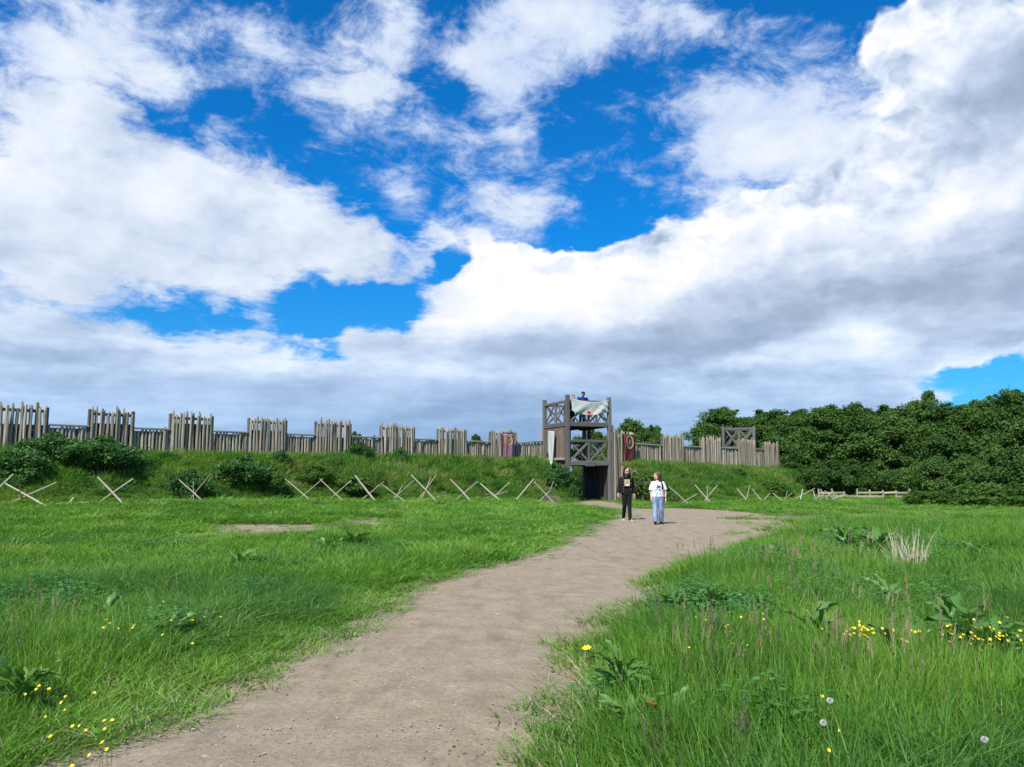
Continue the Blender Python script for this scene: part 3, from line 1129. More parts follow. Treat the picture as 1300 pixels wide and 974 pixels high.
# ------------------------------------------------------------------ timber
def mat_wood(name, dark, mid, light, vary=0.75, rough=0.9):
    """Weathered timber: grain runs along the piece, tone differs from piece to piece."""
    m, g, t = new_mat(name)
    tc = g.node('ShaderNodeTexCoord').outputs['Object']
    P = g.node('ShaderNodeNewGeometry').outputs['Position']
    rnd = g.node('ShaderNodeObjectInfo').outputs['Random']
    isl = g.node('ShaderNodeNewGeometry').outputs['Random Per Island']
    off = g.node('ShaderNodeCombineXYZ')
    g.put(off.inputs[0], g.math('MULTIPLY', rnd, 37.0))
    g.put(off.inputs[1], g.math('MULTIPLY', isl, 23.0))
    p2 = g.vmath('ADD', P, off.outputs[0])
    grain = g.noise(g.vmath('MULTIPLY', p2, (14, 14, 1.3)), 2.2, 5, 0.65)
    blot = g.noise(p2, 1.4, 4, 0.6)
    f = g.math('ADD', g.math('MULTIPLY', g.math('ADD', g.math('MULTIPLY', rnd, 0.6), g.math('MULTIPLY', isl, 0.4)), vary),
               g.math('ADD', g.math('MULTIPLY', grain, 0.6), g.math('MULTIPLY', blot, 0.5)))
    c = g.ramp(g.rng(f, 0.3, 1.5), [(0.0, dark), (0.45, mid), (1.0, light)])
    alg = g.noise(P, 0.8, 5, 0.7)
    c = g.mix(g.rng(alg, 0.55, 0.8, 0, 0.35), c, (0.12, 0.13, 0.07))
    finish(t, g, principled(g, c, rough, 0.15, bump(g, grain, 0.8, 0.02)))
    return m


M['stake'] = mat_wood('weathered_stake', (0.105, 0.085, 0.060), (0.275, 0.235, 0.172), (0.54, 0.48, 0.37))
M['timber'] = mat_wood('weathered_timber', (0.060, 0.059, 0.057), (0.112, 0.109, 0.103), (0.205, 0.200, 0.187))
M['plank'] = mat_wood('brown_plank', (0.075, 0.055, 0.042), (0.15, 0.112, 0.085), (0.27, 0.215, 0.165))
M['dark_plank'] = mat_wood('dark_plank', (0.030, 0.027, 0.026), (0.055, 0.050, 0.047), (0.10, 0.09, 0.085))
M['pale_pole'] = mat_wood('peeled_pole', (0.20, 0.17, 0.12), (0.35, 0.305, 0.23), (0.54, 0.49, 0.39))
M['grey_rail'] = mat_wood('grey_rail', (0.18, 0.165, 0.13), (0.30, 0.28, 0.23), (0.42, 0.40, 0.33))


def stake_mesh(k, n=6):
    """Rough cleft stake of unit height and unit-ish radius, a little bent, with a hacked top."""
    r_ = random.Random(300 + k)
    b = MB()
    pts, rad = [], []
    bx, by = r_.uniform(-.3, .3), r_.uniform(-.3, .3)
    for i, z in enumerate((0, 0.35, 0.7, 0.94)):
        pts.append((math.sin(z * 3) * bx, math.sin(z * 3) * by, z))
        rad.append((1.1, 1.0, 0.92, 0.85)[i] * r_.uniform(.9, 1.1))
    # rings built by hand so that scale can be anisotropic
    vs, fs = [], []
    for (px, py, pz), r0 in zip(pts, rad):
        for j in range(n):
            a = 2 * math.pi * j / n + k
            q = r0 * r_.uniform(.82, 1.15)
            vs.append((px + math.cos(a) * q, py + math.sin(a) * q, pz))
    for i in range(3):
        for j in range(n):
            fs.append((i * n + j, i * n + (j + 1) % n, (i + 1) * n + (j + 1) % n, (i + 1) * n + j))
    e = 3 * n
    sl = r_.uniform(-.5, .5)
    hi = r_.uniform(0.985, 1.0)
    for j in range(n):
        a = 2 * math.pi * j / n + k
        q = r_.uniform(.45, .8)
        vs.append((pts[-1][0] + sl * .5 + math.cos(a) * q, pts[-1][1] + math.sin(a) * q, hi + 0.03 * math.cos(a + k * 1.7) * (k % 3)))
    fs += [(e + j, e + (j + 1) % n, e + n + (j + 1) % n, e + n + j) for j in range(n)]
    fs.append(tuple(range(e + n, e + 2 * n)))
    fs.append(tuple(range(n))[::-1])
    b.add(vs, fs)
    return b.mesh('stake', M['stake'])


STAKES = [stake_mesh(k) for k in range(7)]


def put_stake(parent, x, y, z0, z1, r_, lean=0.03):
    o = bpy.data.objects.new('stake', random.choice(STAKES))
    o.location = (x, y, z0)
    o.rotation_euler = (random.gauss(0, lean), random.gauss(0, lean), random.uniform(0, 6.28))
    o.scale = (r_, r_, z1 - z0)
    return link(o, parent)


def post_obj(parent, x, y, z0, z1, w, rz, mat='timber', name='post'):
    b = MB()
    b.beam((x, y, z0), (x, y, z1), w, w, up=(math.sin(rz), math.cos(rz), 0), bevel=0.02)
    return b.obj(name, M[mat], parent)


MERLON_Z, CREN_Z = 3.93, 3.33


def tall_section(root, a, b, top=MERLON_Z, n=None, extra=0.0):
    """Raised part of the palisade between two posts."""
    a, b = Vector(a), Vector(b)
    L = (b - a).length
    d = (b - a) / L
    nrm = Vector((d.y, -d.x))            # towards the meadow
    rz = math.atan2(d.y, d.x)
    sec = None
    for z in (top - 0.13, CREN_Z - 0.12, CREN_Z - 0.75):
        rails = MB()
        p, q = a - nrm * 0.03, b - nrm * 0.03
        rails.beam((p.x, p.y, z), (q.x, q.y, z), 0.07, 0.11)
        if sec is None:
            sec = rails.obj('tall_section', M['timber'], root)
        else:
            rails.obj('rail', M['timber'], sec)
    wb = MB()
    p, q = a - nrm * 0.13, b - nrm * 0.13
    zg = min(hz(*p), hz(*q)) - 0.1
    ztop = CREN_Z + random.uniform(-0.15, 0.28)
    wb.beam((p.x, p.y, (zg + ztop) / 2), (q.x, q.y, (zg + ztop) / 2), 0.03, ztop - zg, bevel=0.004)
    wb.obj('backing_board', M['plank'], sec)
    for e in (a, b):
        z0 = hz(e.x, e.y) - 0.3
        post_obj(sec, e.x, e.y, z0, top + random.uniform(-.03, .04), 0.12, -rz)
    n = n or max(6, round(L / 0.142))
    for i in range(n):
        s = (i + 0.5) / n * L + random.uniform(-.02, .02)
        p = a + d * s + nrm * (0.065 + random.uniform(-.012, .02))
        put_stake(sec, p.x, p.y, hz(p.x, p.y) - 0.25, top + random.choice((random.uniform(-0.02, 0.12), random.uniform(.04, .20), random.uniform(-.10, .08))) + extra, random.uniform(.055, .074), 0.010)
    return sec


def low_section(root, a, b, za=CREN_Z, zb=CREN_Z):
    a, b = Vector(a), Vector(b)
    L = (b - a).length
    d = (b - a) / L
    nrm = Vector((d.y, -d.x))
    rails = MB()
    rails.beam((a.x, a.y, za), (b.x, b.y, zb), 0.20, 0.075, bevel=0.015)
    sec = rails.obj('low_section', M['grey_rail'], root)
    wb = MB()
    p, q = a - nrm * 0.10, b - nrm * 0.10
    zg = min(hz(*p), hz(*q)) - 0.1
    zt = min(za, zb) - 0.10
    wb.beam((p.x, p.y, (zg + zt) / 2), (q.x, q.y, (zg + zt) / 2), 0.03, zt - zg, bevel=0.004)
    wb.obj('backing_board', M['plank'], sec)
    n = max(4, round(L / 0.138))
    for i in range(n):
        f = (i + 0.5) / n
        p = a + d * (f * L + random.uniform(-.012, .012)) + nrm * random.uniform(0.0, 0.035)
        zt = za + (zb - za) * f - 0.045 - (random.uniform(0, 0.10) if random.random() < .4 else 0)
        put_stake(sec, p.x, p.y, hz(p.x, p.y) - 0.25, zt, random.uniform(.055, .070), 0.010)
    return sec


LM = [(-118, -56), (-3, 57), (112, 167), (215, 268), (315, 362), (400, 444), (483, 525), (556, 591), (622, 655)]
wl = lambda px: ground_xy(px, wall_depth(px), 560)
root = empty('palisade', (*wl(300), hz(*wl(300))), 0, 'long weathered stake palisade with raised sections along the grassy bank left of the gate tower', 'palisade')


def local(root):
    """Children are built in world coordinates: undo the root's place."""
    for ch in list(root.children):
        ch.location = Vector(ch.location) - Vector(root.location)


for i, (x0, x1) in enumerate(LM):
    tall_section(root, wl(x0), wl(x1))
    if i + 1 < len(LM):
        low_section(root, wl(x1 + 1.2), wl(LM[i + 1][0] - 1.2))
low_section(root, wl(656.5), wl(689), CREN_Z, 3.52)
local(root)

RM = [(778, 804.5), (840, 866), (889, 914), (936, 957), (969, 987)]
wr = lambda px: ground_xy(px, depth_right(px), 560)
proot = empty('palisade', (*wr(880), hz(*wr(880))), 0, 'shorter stake palisade on the bank right of the gate tower, running back to the trees', 'palisade')
for i, (x0, x1) in enumerate(RM):
    s = tall_section(proot, wr(x0), wr(x1), MERLON_Z - (0.12 if i == 4 else 0))
    if i == 1:
        # pale sheets hung behind the stakes
        a, b = Vector(wr(x0)), Vector(wr(x1))
        d = (b - a).normalized()
        nr = Vector((d.y, -d.x))
        for f0, f1, z0, z1 in ((0.08, 0.95, 3.02, 3.42), (0.55, 0.96, 2.45, 2.95)):
            sh = MB()
            p, q = a.lerp(b, f0) - nr * 0.12, a.lerp(b, f1) - nr * 0.12
            sh.beam((p.x, p.y, (z0 + z1) / 2), (q.x, q.y, (z0 + z1) / 2), 0.012, z1 - z0, bevel=0.002)
            sh.obj('pale_sheet', None, proot).data.materials.append(None)
    if i + 1 < len(RM):
        low_section(proot, wr(x1 + 0.8), wr(RM[i + 1][0] - 0.8), CREN_Z if i else 3.38, CREN_Z)
local(proot)


def mat_plain(name, col, rough=0.8, var=0.15, scale=6.0, spec=0.2, metal=0.0):
    m, g, t = new_mat(name)
    tc = g.node('ShaderNodeTexCoord').outputs['Object']
    n = g.noise(tc, scale, 5, 0.6)
    c = g.mix(g.rng(n, 0.3, 0.7), tuple(v * (1 - var) for v in col), tuple(min(1, v * (1 + var)) for v in col))
    finish(t, g, principled(g, c, rough, spec, bump(g, n, 0.25, 0.01), metal))
    return m


def mat_cloth(name, col, var=0.12, trans=0.25, scale=5.0):
    m, g, t = new_mat(name)
    tc = g.node('ShaderNodeTexCoord').outputs['Object']
    n = g.noise(tc, scale, 5, 0.6)
    w = g.noise(g.vmath('MULTIPLY', tc, (60, 60, 60)), 4, 2, 0.5)
    c = g.mix(g.rng(n, 0.3, 0.7), tuple(v * (1 - var) for v in col), tuple(min(1, v * (1 + var)) for v in col))
    d = principled(g, c, 0.9, 0.1, bump(g, w, 0.3, 0.004))
    tr = g.node('ShaderNodeBsdfTranslucent')
    g.put(tr.inputs[0], c)
    mx = g.node('ShaderNodeMixShader')
    mx.inputs[0].default_value = trans
    t.links.new(d, mx.inputs[1])
    t.links.new(tr.outputs[0], mx.inputs[2])
    finish(t, g, mx.outputs[0])
    return m


M['white_cloth'] = mat_cloth('white_cloth', (0.55, 0.59, 0.55))
M['sheet'] = mat_plain('pale_sheet', (0.66, 0.71, 0.78))
M['red_cloth'] = mat_cloth('faded_red_cloth', (0.32, 0.062, 0.075), 0.25)
M['pink_cloth'] = mat_cloth('sunbleached_red_cloth', (0.55, 0.27, 0.34), 0.2)
M['gold'] = mat_plain('gold_print', (0.62, 0.42, 0.22), 0.7)
M['brown_print'] = mat_plain('brown_print', (0.33, 0.17, 0.12), 0.8)
M['red_print'] = mat_plain('red_print', (0.45, 0.04, 0.05), 0.8)
M['pink_print'] = mat_plain('pink_print', (0.72, 0.42, 0.42), 0.8)
M['dark_print'] = mat_plain('dark_print', (0.12, 0.02, 0.02), 0.8)
M['stone'] = mat_plain('pale_concrete', (0.36, 0.34, 0.30), 0.9, 0.25)
for o in proot.children:
    if o.name.startswith('pale_sheet'):
        o.data.materials.clear()
        o.data.materials.append(M['sheet'])

# ------------------------------------------------------------------ gate tower
TD = 3.2
ROT = math.atan2(U.y, U.x)
TZ = -0.05
troot = empty('gate_tower', (TL.x, TL.y, TZ), ROT, 'tall open timber gate tower with cross braced railings in the gap of the palisade', 'gate tower')


def tb(a, b, w, d, name='beam', mat='timber', parent=None, up=(0, 0, 1), bevel=0.0):
    """One timber of the tower in its own axes: x along the front, y to the back."""
    m = MB()
    m.beam(a, b, w, d, up=up, bevel=bevel)
    return m.obj(name, M[mat], parent or troot)


ZB, ZT = -0.4, 6.08
for x, y, zt in ((0, 0, 6.13), (TW, 0, 6.08), (0, TD, 6.10), (TW, TD, 6.05)):
    tb((x, y, ZB), (x, y, zt), 0.22, 0.22, 'post', up=(0, 1, 0))
# second outer post on the front right
tb((TW + 0.24, 0.10, ZB), (TW + 0.24, 0.10, 4.45), 0.19, 0.19, 'post', 'grey_rail', up=(0, 1, 0))


def railing(p, q, z0, z1, bays=2, w=0.10, top=True, base=True):
    """A cross braced panel between two posts, from the beam z0 up to the rail z1."""
    p, q = Vector(p), Vector(q)
    d = (q - p).normalized()
    n = Vector((d.y, -d.x))
    rail = MB()
    rail.beam((*(p + d * .105), z1), (*(q - d * .105), z1), 0.13, 0.15)
    par = rail.obj('railing', M['timber'], troot)
    Lx = (q - p).length - 0.21
    for i in range(bays):
        a = p + d * (0.105 + Lx * i / bays + 0.05)
        b = p + d * (0.105 + Lx * (i + 1) / bays - 0.05)
        zl, zh = z0 + 0.02, z1 - 0.06
        tb((*(a + n * .025), zl), (*(b + n * .025), zh), 0.05, w, 'brace', parent=par)
        tb((*(a - n * .03), zh), (*(b - n * .03), zl), 0.05, w, 'brace', parent=par)
        if i:
            c = p + d * (0.105 + Lx * i / bays)
            tb((*c, z0), (*c, z1 - 0.075), 0.12, 0.12, 'mid_post', parent=par, up=(n.x, n.y, 0))
    return par


A, B, C_, D_ = (0, 0), (TW, 0), (TW, TD), (0, TD)
UP_Z, UP_TOP, MID_Z, MID_TOP = 4.52, 5.78, 2.28, 3.50
for p, q in ((A, B), (B, C_), (C_, D_), (D_, A)):
    P0, Q0 = Vector(p), Vector(q)
    d = (Q0 - P0).normalized()
    railing(p, q, UP_Z + 0.06, UP_TOP)
    tb((*(P0 + d * .11), UP_Z - 0.06), (*(Q0 - d * .11), UP_Z - 0.06), 0.17, 0.26, 'beam')
# upper deck: boards on joists
for i in range(4):
    x = 0.35 + i * (TW - 0.7) / 3
    tb((x, 0.09, UP_Z - 0.17), (x, TD - 0.09, UP_Z - 0.17), 0.10, 0.16, 'joist', 'dark_plank')
nb = 15
for i in range(nb):
    y = 0.12 + (TD - 0.24) * (i + .5) / nb
    tb((0.12, y, UP_Z - 0.06), (TW - 0.12, y, UP_Z - 0.06), (TD - 0.24) / nb - 0.012, 0.045, 'plank', 'dark_plank')
# middle level over the gateway
railing(A, B, MID_Z + 0.08, MID_TOP, w=0.12)
railing(D_, C_, MID_Z + 0.08, MID_TOP, w=0.12)
for y in (0, TD):
    tb((0.11, y, MID_Z - 0.05), (TW - 0.11, y, MID_Z - 0.05), 0.18, 0.26, 'beam')
tb((TW / 2 - 0.28, -0.14, MID_Z - 0.10), (TW / 2 + 0.28, -0.14, MID_Z - 0.10), 0.12, 0.27, 'beam_end')
for i in range(nb):
    y = 0.12 + (TD - 0.24) * (i + .5) / nb
    tb((0.12, y, MID_Z + 0.02), (TW - 0.12, y, MID_Z + 0.02), (TD - 0.24) / nb - 0.012, 0.045, 'plank', 'dark_plank')
# posts of the stair at the back of the middle level
tb((TW * 0.55, TD - 0.35, MID_Z), (TW * 0.55, TD - 0.35, UP_Z - 0.2), 0.16, 0.16, 'stair_post', 'dark_plank', up=(0, 1, 0))
tb((TW * 0.98, TD - 0.7, MID_Z), (TW * 0.98, TD - 0.7, UP_Z - 0.2), 0.16, 0.16, 'stair_post', 'dark_plank', up=(0, 1, 0))
tb((TW * 0.55, TD - 0.36, MID_Z + 0.1), (0.2, TD - 0.6, UP_Z - 0.9), 0.05, 0.22, 'stair_string', 'timber')
# boarded left side, with its sill rail running on over the palisade
npk = 19
for i in range(npk):
    y = 0.14 + (TD - 0.28) * (i + .5) / npk
    w = (TD - 0.28) / npk
    hole = i in (5, 12)
    z1 = UP_Z - 0.20 - random.uniform(0, .03)
    tb((-0.03 + random.uniform(-.012, .012), y, 0.3), (-0.03 + random.uniform(-.012, .012), y, z1 if not hole else 3.95), w - 0.012, 0.04, 'plank', 'plank', up=(1, 0, 0))
    if hole:
        tb((-0.03, y, 4.18), (-0.03, y, z1), w - 0.012, 0.04, 'plank', 'plank', up=(1, 0, 0))
tb((-0.16, 0.2, 2.47), (-0.16, TD + 1.1, 2.47), 0.14, 0.14, 'sill_rail', 'grey_rail')
tb((-0.11, TD + 0.15, 0.9), (-0.11, TD + 0.15, 4.3), 0.17, 0.15, 'post', 'grey_rail', up=(0, 1, 0))
for i in range(7):
    y = TD + 0.28 + i * 0.13
    tb((-0.10, y, 1.2), (-0.10, y, 2.39), 0.115, 0.05, 'plank', 'stake', up=(1, 0, 0))
# boarded right wall of the passage, and its left wall
for i in range(15):
    y = 0.16 + (TD - 0.28) * (i + .5) / 15
    w = (TD - 0.28) / 15
    tb((TW - 0.05 + random.uniform(-.015, .015), y, ZB), (TW - 0.05 + random.uniform(-.015, .015), y, MID_Z - 0.2), w - 0.01, 0.05, 'plank', 'dark_plank', up=(1, 0, 0))
    tb((0.06 + random.uniform(-.015, .015), y, ZB), (0.06 + random.uniform(-.015, .015), y, MID_Z - 0.7), w - 0.01, 0.05, 'plank', 'dark_plank', up=(1, 0, 0))
tb((TW - 0.12, TD - 0.3, 2.0), (TW - 0.12, 1.2, 0.1), 0.06, 0.14, 'brace', 'dark_plank')
# right of the gate: revetment of upright logs
for i in range(17):
    m = MB()
    y = 0.10 - 0.165 * i
    x = TW + 0.40 + max(0, -y) * 0.36 + random.uniform(-.02, .02)
    wq = TL + U * (x + 0.40) + V * y
    top = max(0.45, hz(wq.x, wq.y) - TZ + random.uniform(-.02, .14))
    m.pole([(x, y, -0.4), (x + random.uniform(-.03, .03), y, top * .5), (x + random.uniform(-.04, .04), y, top)], [.095, .088, .08], 7, .15)
    m.obj('revetment_log', M['plank'] if i % 3 else M['stake'], troot)
tb((TW + 0.05, -0.16, 0.85), (TW + 0.62, -0.16, 0.88), 0.06, 0.13, 'crosspiece', 'pale_pole')
# pale ledge under the right hand banner
tb((TW + 0.40, 0.55, 2.36), (TW + 2.3, 1.15, 2.30), 0.5, 0.12, 'ledge', 'stone')


# ------------------------------------------------------------------ cloth
def cloth(name, fn, nu, nv, mat, parent=None):
    """Sheet with a little thickness; fn(u, v) gives a point, u across and v down."""
    vs = [fn(i / nu, j / nv) for j in range(nv + 1) for i in range(nu + 1)]
    fs = [(j * (nu + 1) + i, j * (nu + 1) + i + 1, (j + 1) * (nu + 1) + i + 1, (j + 1) * (nu + 1) + i) for j in range(nv) for i in range(nu)]
    me = bpy.data.meshes.new(name)
    me.from_pydata([tuple(v) for v in vs], [], fs)
    me.materials.append(mat)
    me.polygons.foreach_set('use_smooth', np.ones(len(me.polygons), dtype=bool))
    o = obj(name, me, parent)
    s = o.modifiers.new('thickness', 'SOLIDIFY')
    s.thickness = 0.006
    s.offset = 0
    return o


def tower_pt(x, y, z):
    q = TL + U * x + V * y
    return Vector((q.x, q.y, z + TZ))


def front_banner(u, v):
    x = 0.20 + u * (TW - 0.34)
    sag = 0.22 * math.sin(math.pi * u) ** 0.9
    top = 5.93 - sag * 0.75 - 0.03 * u
    bot = 5.12 - 0.17 * math.sin(math.pi * min(1, max(0, (u - 0.05) / 0.9))) + 0.10 * (u < 0.03) + 0.05 * u
    z = top + (bot - top) * v
    f = 0.035 * math.sin(9 * u + 5 * v) * (0.3 + v) + 0.03 * math.sin(22 * (u + 0.35 * v) + 1.0) * v * (1 - 0.3 * u) + 0.035 * math.sin(30 * (u - .45 * v)) * (u > .6) * (u - .6) * 2.2
    return tower_pt(x, -0.16 - 0.06 * math.sin(math.pi * u) + f, z)


fb = cloth('banner', front_banner, 44, 16, M['white_cloth'])
tag(fb, 'white cloth banner with a red mark hung across the top front of the gate tower', 'banner')


def patch_on(fn, parent, name, mat, u0, v0, ru, rv, out=(0, 0, 0), n=22, rag=0.2, off=0.010, nrm=None, inner=0.0):
    """A printed mark lying on a cloth: a disc, or a ring when inner is given."""
    vs, fs = [], []
    r_ = random.Random(name + mat.name)
    for k in range(n):
        a = 2 * math.pi * k / n
        q = 1 + r_.uniform(-rag, rag)
        for s in ((inner, 1.0) if inner else (0.5, 1.0)):
            p = fn(u0 + math.cos(a) * ru * s * q, v0 + math.sin(a) * rv * s * q)
            vs.append(p + nrm * off)
    for k in range(n):
        fs.append((2 * k, 2 * k + 1, (2 * ((k + 1) % n)) + 1, 2 * ((k + 1) % n)))
    if not inner:
        fs.append(tuple(2 * k for k in range(n))[::-1])
    me = bpy.data.meshes.new(name)
    me.from_pydata([tuple(v) for v in vs], [], fs)
    me.materials.append(mat)
    return obj(name, me, parent)


NF = Vector((-V.x, -V.y, 0))
patch_on(front_banner, fb, 'red_mark', M['pink_print'], 0.46, 0.82, 0.12, 0.15, n=26, rag=.25, off=.012, nrm=NF)
patch_on(front_banner, fb, 'red_mark', M['red_print'], 0.45, 0.80, 0.05, 0.11, n=16, rag=.25, off=.018, nrm=NF)
patch_on(front_banner, fb, 'red_mark', M['dark_print'], 0.45, 0.74, 0.022, 0.07, n=7, rag=.4, off=.024, nrm=NF)


def pennant(u, v):
    # on the left face: u runs towards the front
    w = 0.72 * (1 - 0.35 * v) if v < 0.86 else 0.72 * 0.65 * (1 - v) / 0.14 * 0.8 + 0.03
    y = 1.95 - 0.02 * v - w * u - 0.16 * v - (0.0 if v < .86 else (v - .86) * 1.8)
    z = 4.15 - 2.05 * v - (0.07 * u if v < .1 else 0.07 * u)
    return tower_pt(-0.30 - 0.05 * math.sin(5 * u + 3 * v) - 0.04 * math.sin(11 * u + 2), y, z)


pn = cloth('pennant', pennant, 10, 34, M['white_cloth'])
tag(pn, 'long narrow white pennant with pointed tail hanging on the left side of the gate tower', 'banner')


def red_banner(wallfn, x0, x1, z0, z1, off, lab, paint, strip=None):
    a, b = Vector(wallfn(x0)), Vector(wallfn(x1))
    d = (b - a).normalized()
    n = Vector((d.y, -d.x, 0))

    def fn(u, v):
        q = a.lerp(b, u)
        f = off + 0.02 * math.sin(7 * u + 2 * v) + 0.015 * math.sin(4 * v)
        k = 1 - 0.10 * v
        qq = a.lerp(b, 0.5 + (u - 0.5) * k)
        return Vector((qq.x + n.x * f, qq.y + n.y * f, z0 + (z1 - z0) * v))
    o = cloth('banner', fn, 10, 22, M['red_cloth'])
    tag(o, lab, 'banner', None)
    top = MB()
    p, q = a - d * 0.08, b + d * 0.08
    top.beam((p.x + n.x * off * .95, p.y + n.y * off * .95, z0 + .03), (q.x + n.x * off * .95, q.y + n.y * off * .95, z0 + .03), .04, .05)
    top.obj('banner_rod', M['dark_plank'], o)
    asp = (b - a).length / abs(z1 - z0)
    if strip:
        fs_ = lambda u, v: fn(strip[0] + (strip[1] - strip[0]) * u, v) + n * 0.012
        c = cloth('faded_strip', lambda u, v: fs_(u, 0.01 + v * 0.97), 6, 14, M['pink_cloth'], o)
    patch_on(fn, o, 'wreath', M['gold'], 0.5, 0.26, 0.37, 0.37 * asp, n=26, rag=.07, off=.022, nrm=n, inner=0.70)
    patch_on(fn, o, 'wreath_centre', M['brown_print'] if strip else paint, 0.5, 0.26, 0.25, 0.25 * asp, n=16, rag=.06, off=.020, nrm=n)
    patch_on(fn, o, 'emblem', M['gold'], 0.5, 0.26, 0.10, 0.13 * asp, n=9, rag=.35, off=.026, nrm=n)
    return o


red_banner(wl, 635.5, 648.2, 3.83, 2.38, 0.24, 'faded pinkish red banner with a gold wreath on the palisade left of the gate tower', M['red_print'], (0.04, 0.93))
red_banner(wr, 787.5, 800.8, 3.83, 2.36, 0.25, 'dark red banner with a gold wreath on the palisade right of the gate tower', M['red_cloth'])

# ------------------------------------------------------------------ second tower behind the right palisade
wx = Vector(ground_xy(918.5, 62.0, 560))
wx2 = Vector(ground_xy(957.5, 61.2, 560))
wd = (wx2 - wx).normalized()
wrot = math.atan2(wd.y, wd.x)
WW = (wx2 - wx).length
wroot = empty('watchtower', (wx.x, wx.y, hz(wx.x, wx.y)), wrot, 'small open timber watchtower showing above the palisade before the trees', 'watchtower')
wz = wroot.location.z
troot_keep = troot
troot = wroot
WD = 1.6
for x, y in ((0, 0), (WW, 0), (0, WD), (WW, WD)):
    tb((x, y, -0.3), (x, y, 5.32 - wz), 0.22, 0.22, 'post', up=(0, 1, 0))
for p, q in (((0, 0), (WW, 0)), ((WW, 0), (WW, WD)), ((WW, WD), (0, WD)), ((0, WD), (0, 0))):
    railing(p, q, 3.75 - wz, 5.15 - wz, w=.11)
    P0, Q0 = Vector(p), Vector(q)
    d = (Q0 - P0).normalized()
    tb((*(P0 + d * .11), 3.62 - wz), (*(Q0 - d * .11), 3.62 - wz), 0.17, 0.22, 'beam')
for i in range(9):
    y = 0.12 + (WD - 0.24) * (i + .5) / 9
    tb((0.12, y, 3.7 - wz), (WW - 0.12, y, 3.7 - wz), (WD - 0.24) / 9 - 0.012, 0.045, 'plank', 'dark_plank')
troot = troot_keep

# ------------------------------------------------------------------ crossed stakes along the foot of the bank
CD_X = [-20, 0, 140, 300, 450, 537, 640, 700, 868, 900, 945, 1000, 1070]
CD_Y = [22.2, 22.7, 24.6, 27.2, 30.4, 33.0, 36.2, 38.6, 39.8, 41.2, 42.6, 44.2, 46.2]


def c_depth(px):
    return float(np.interp(px, CD_X, CD_Y))


def pole_between(parent, origin, p0, p1, lean, r0=0.035):
    """One pole from its foot p0 to its head p1 (photo columns and rows at the row's depth)."""
    dep = c_depth((p0[0] + p1[0]) / 2)
    a = at(p0[0], p0[1], dep - lean)
    b = at(p1[0], p1[1], dep + lean)
    g0 = hz(a.x, a.y)
    d = (b - a).normalized()
    if d.z > 0.15:
        # the foot goes a hand's breadth into the turf
        a = a + d * ((g0 - 0.08 - a.z) / d.z)
    else:
        a.z = g0 + 0.06
        b.z = hz(b.x, b.y) + 0.10
    m = MB()
    md = a.lerp(b, .5) + Vector((random.uniform(-.02, .02), random.uniform(-.02, .02), random.uniform(-.015, .015)))
    m.pole([a - origin, md - origin, b - origin], [r0 * 1.1, r0, r0 * .8], 7, .12)
    return m.obj('pole', M['pale_pole'], parent)


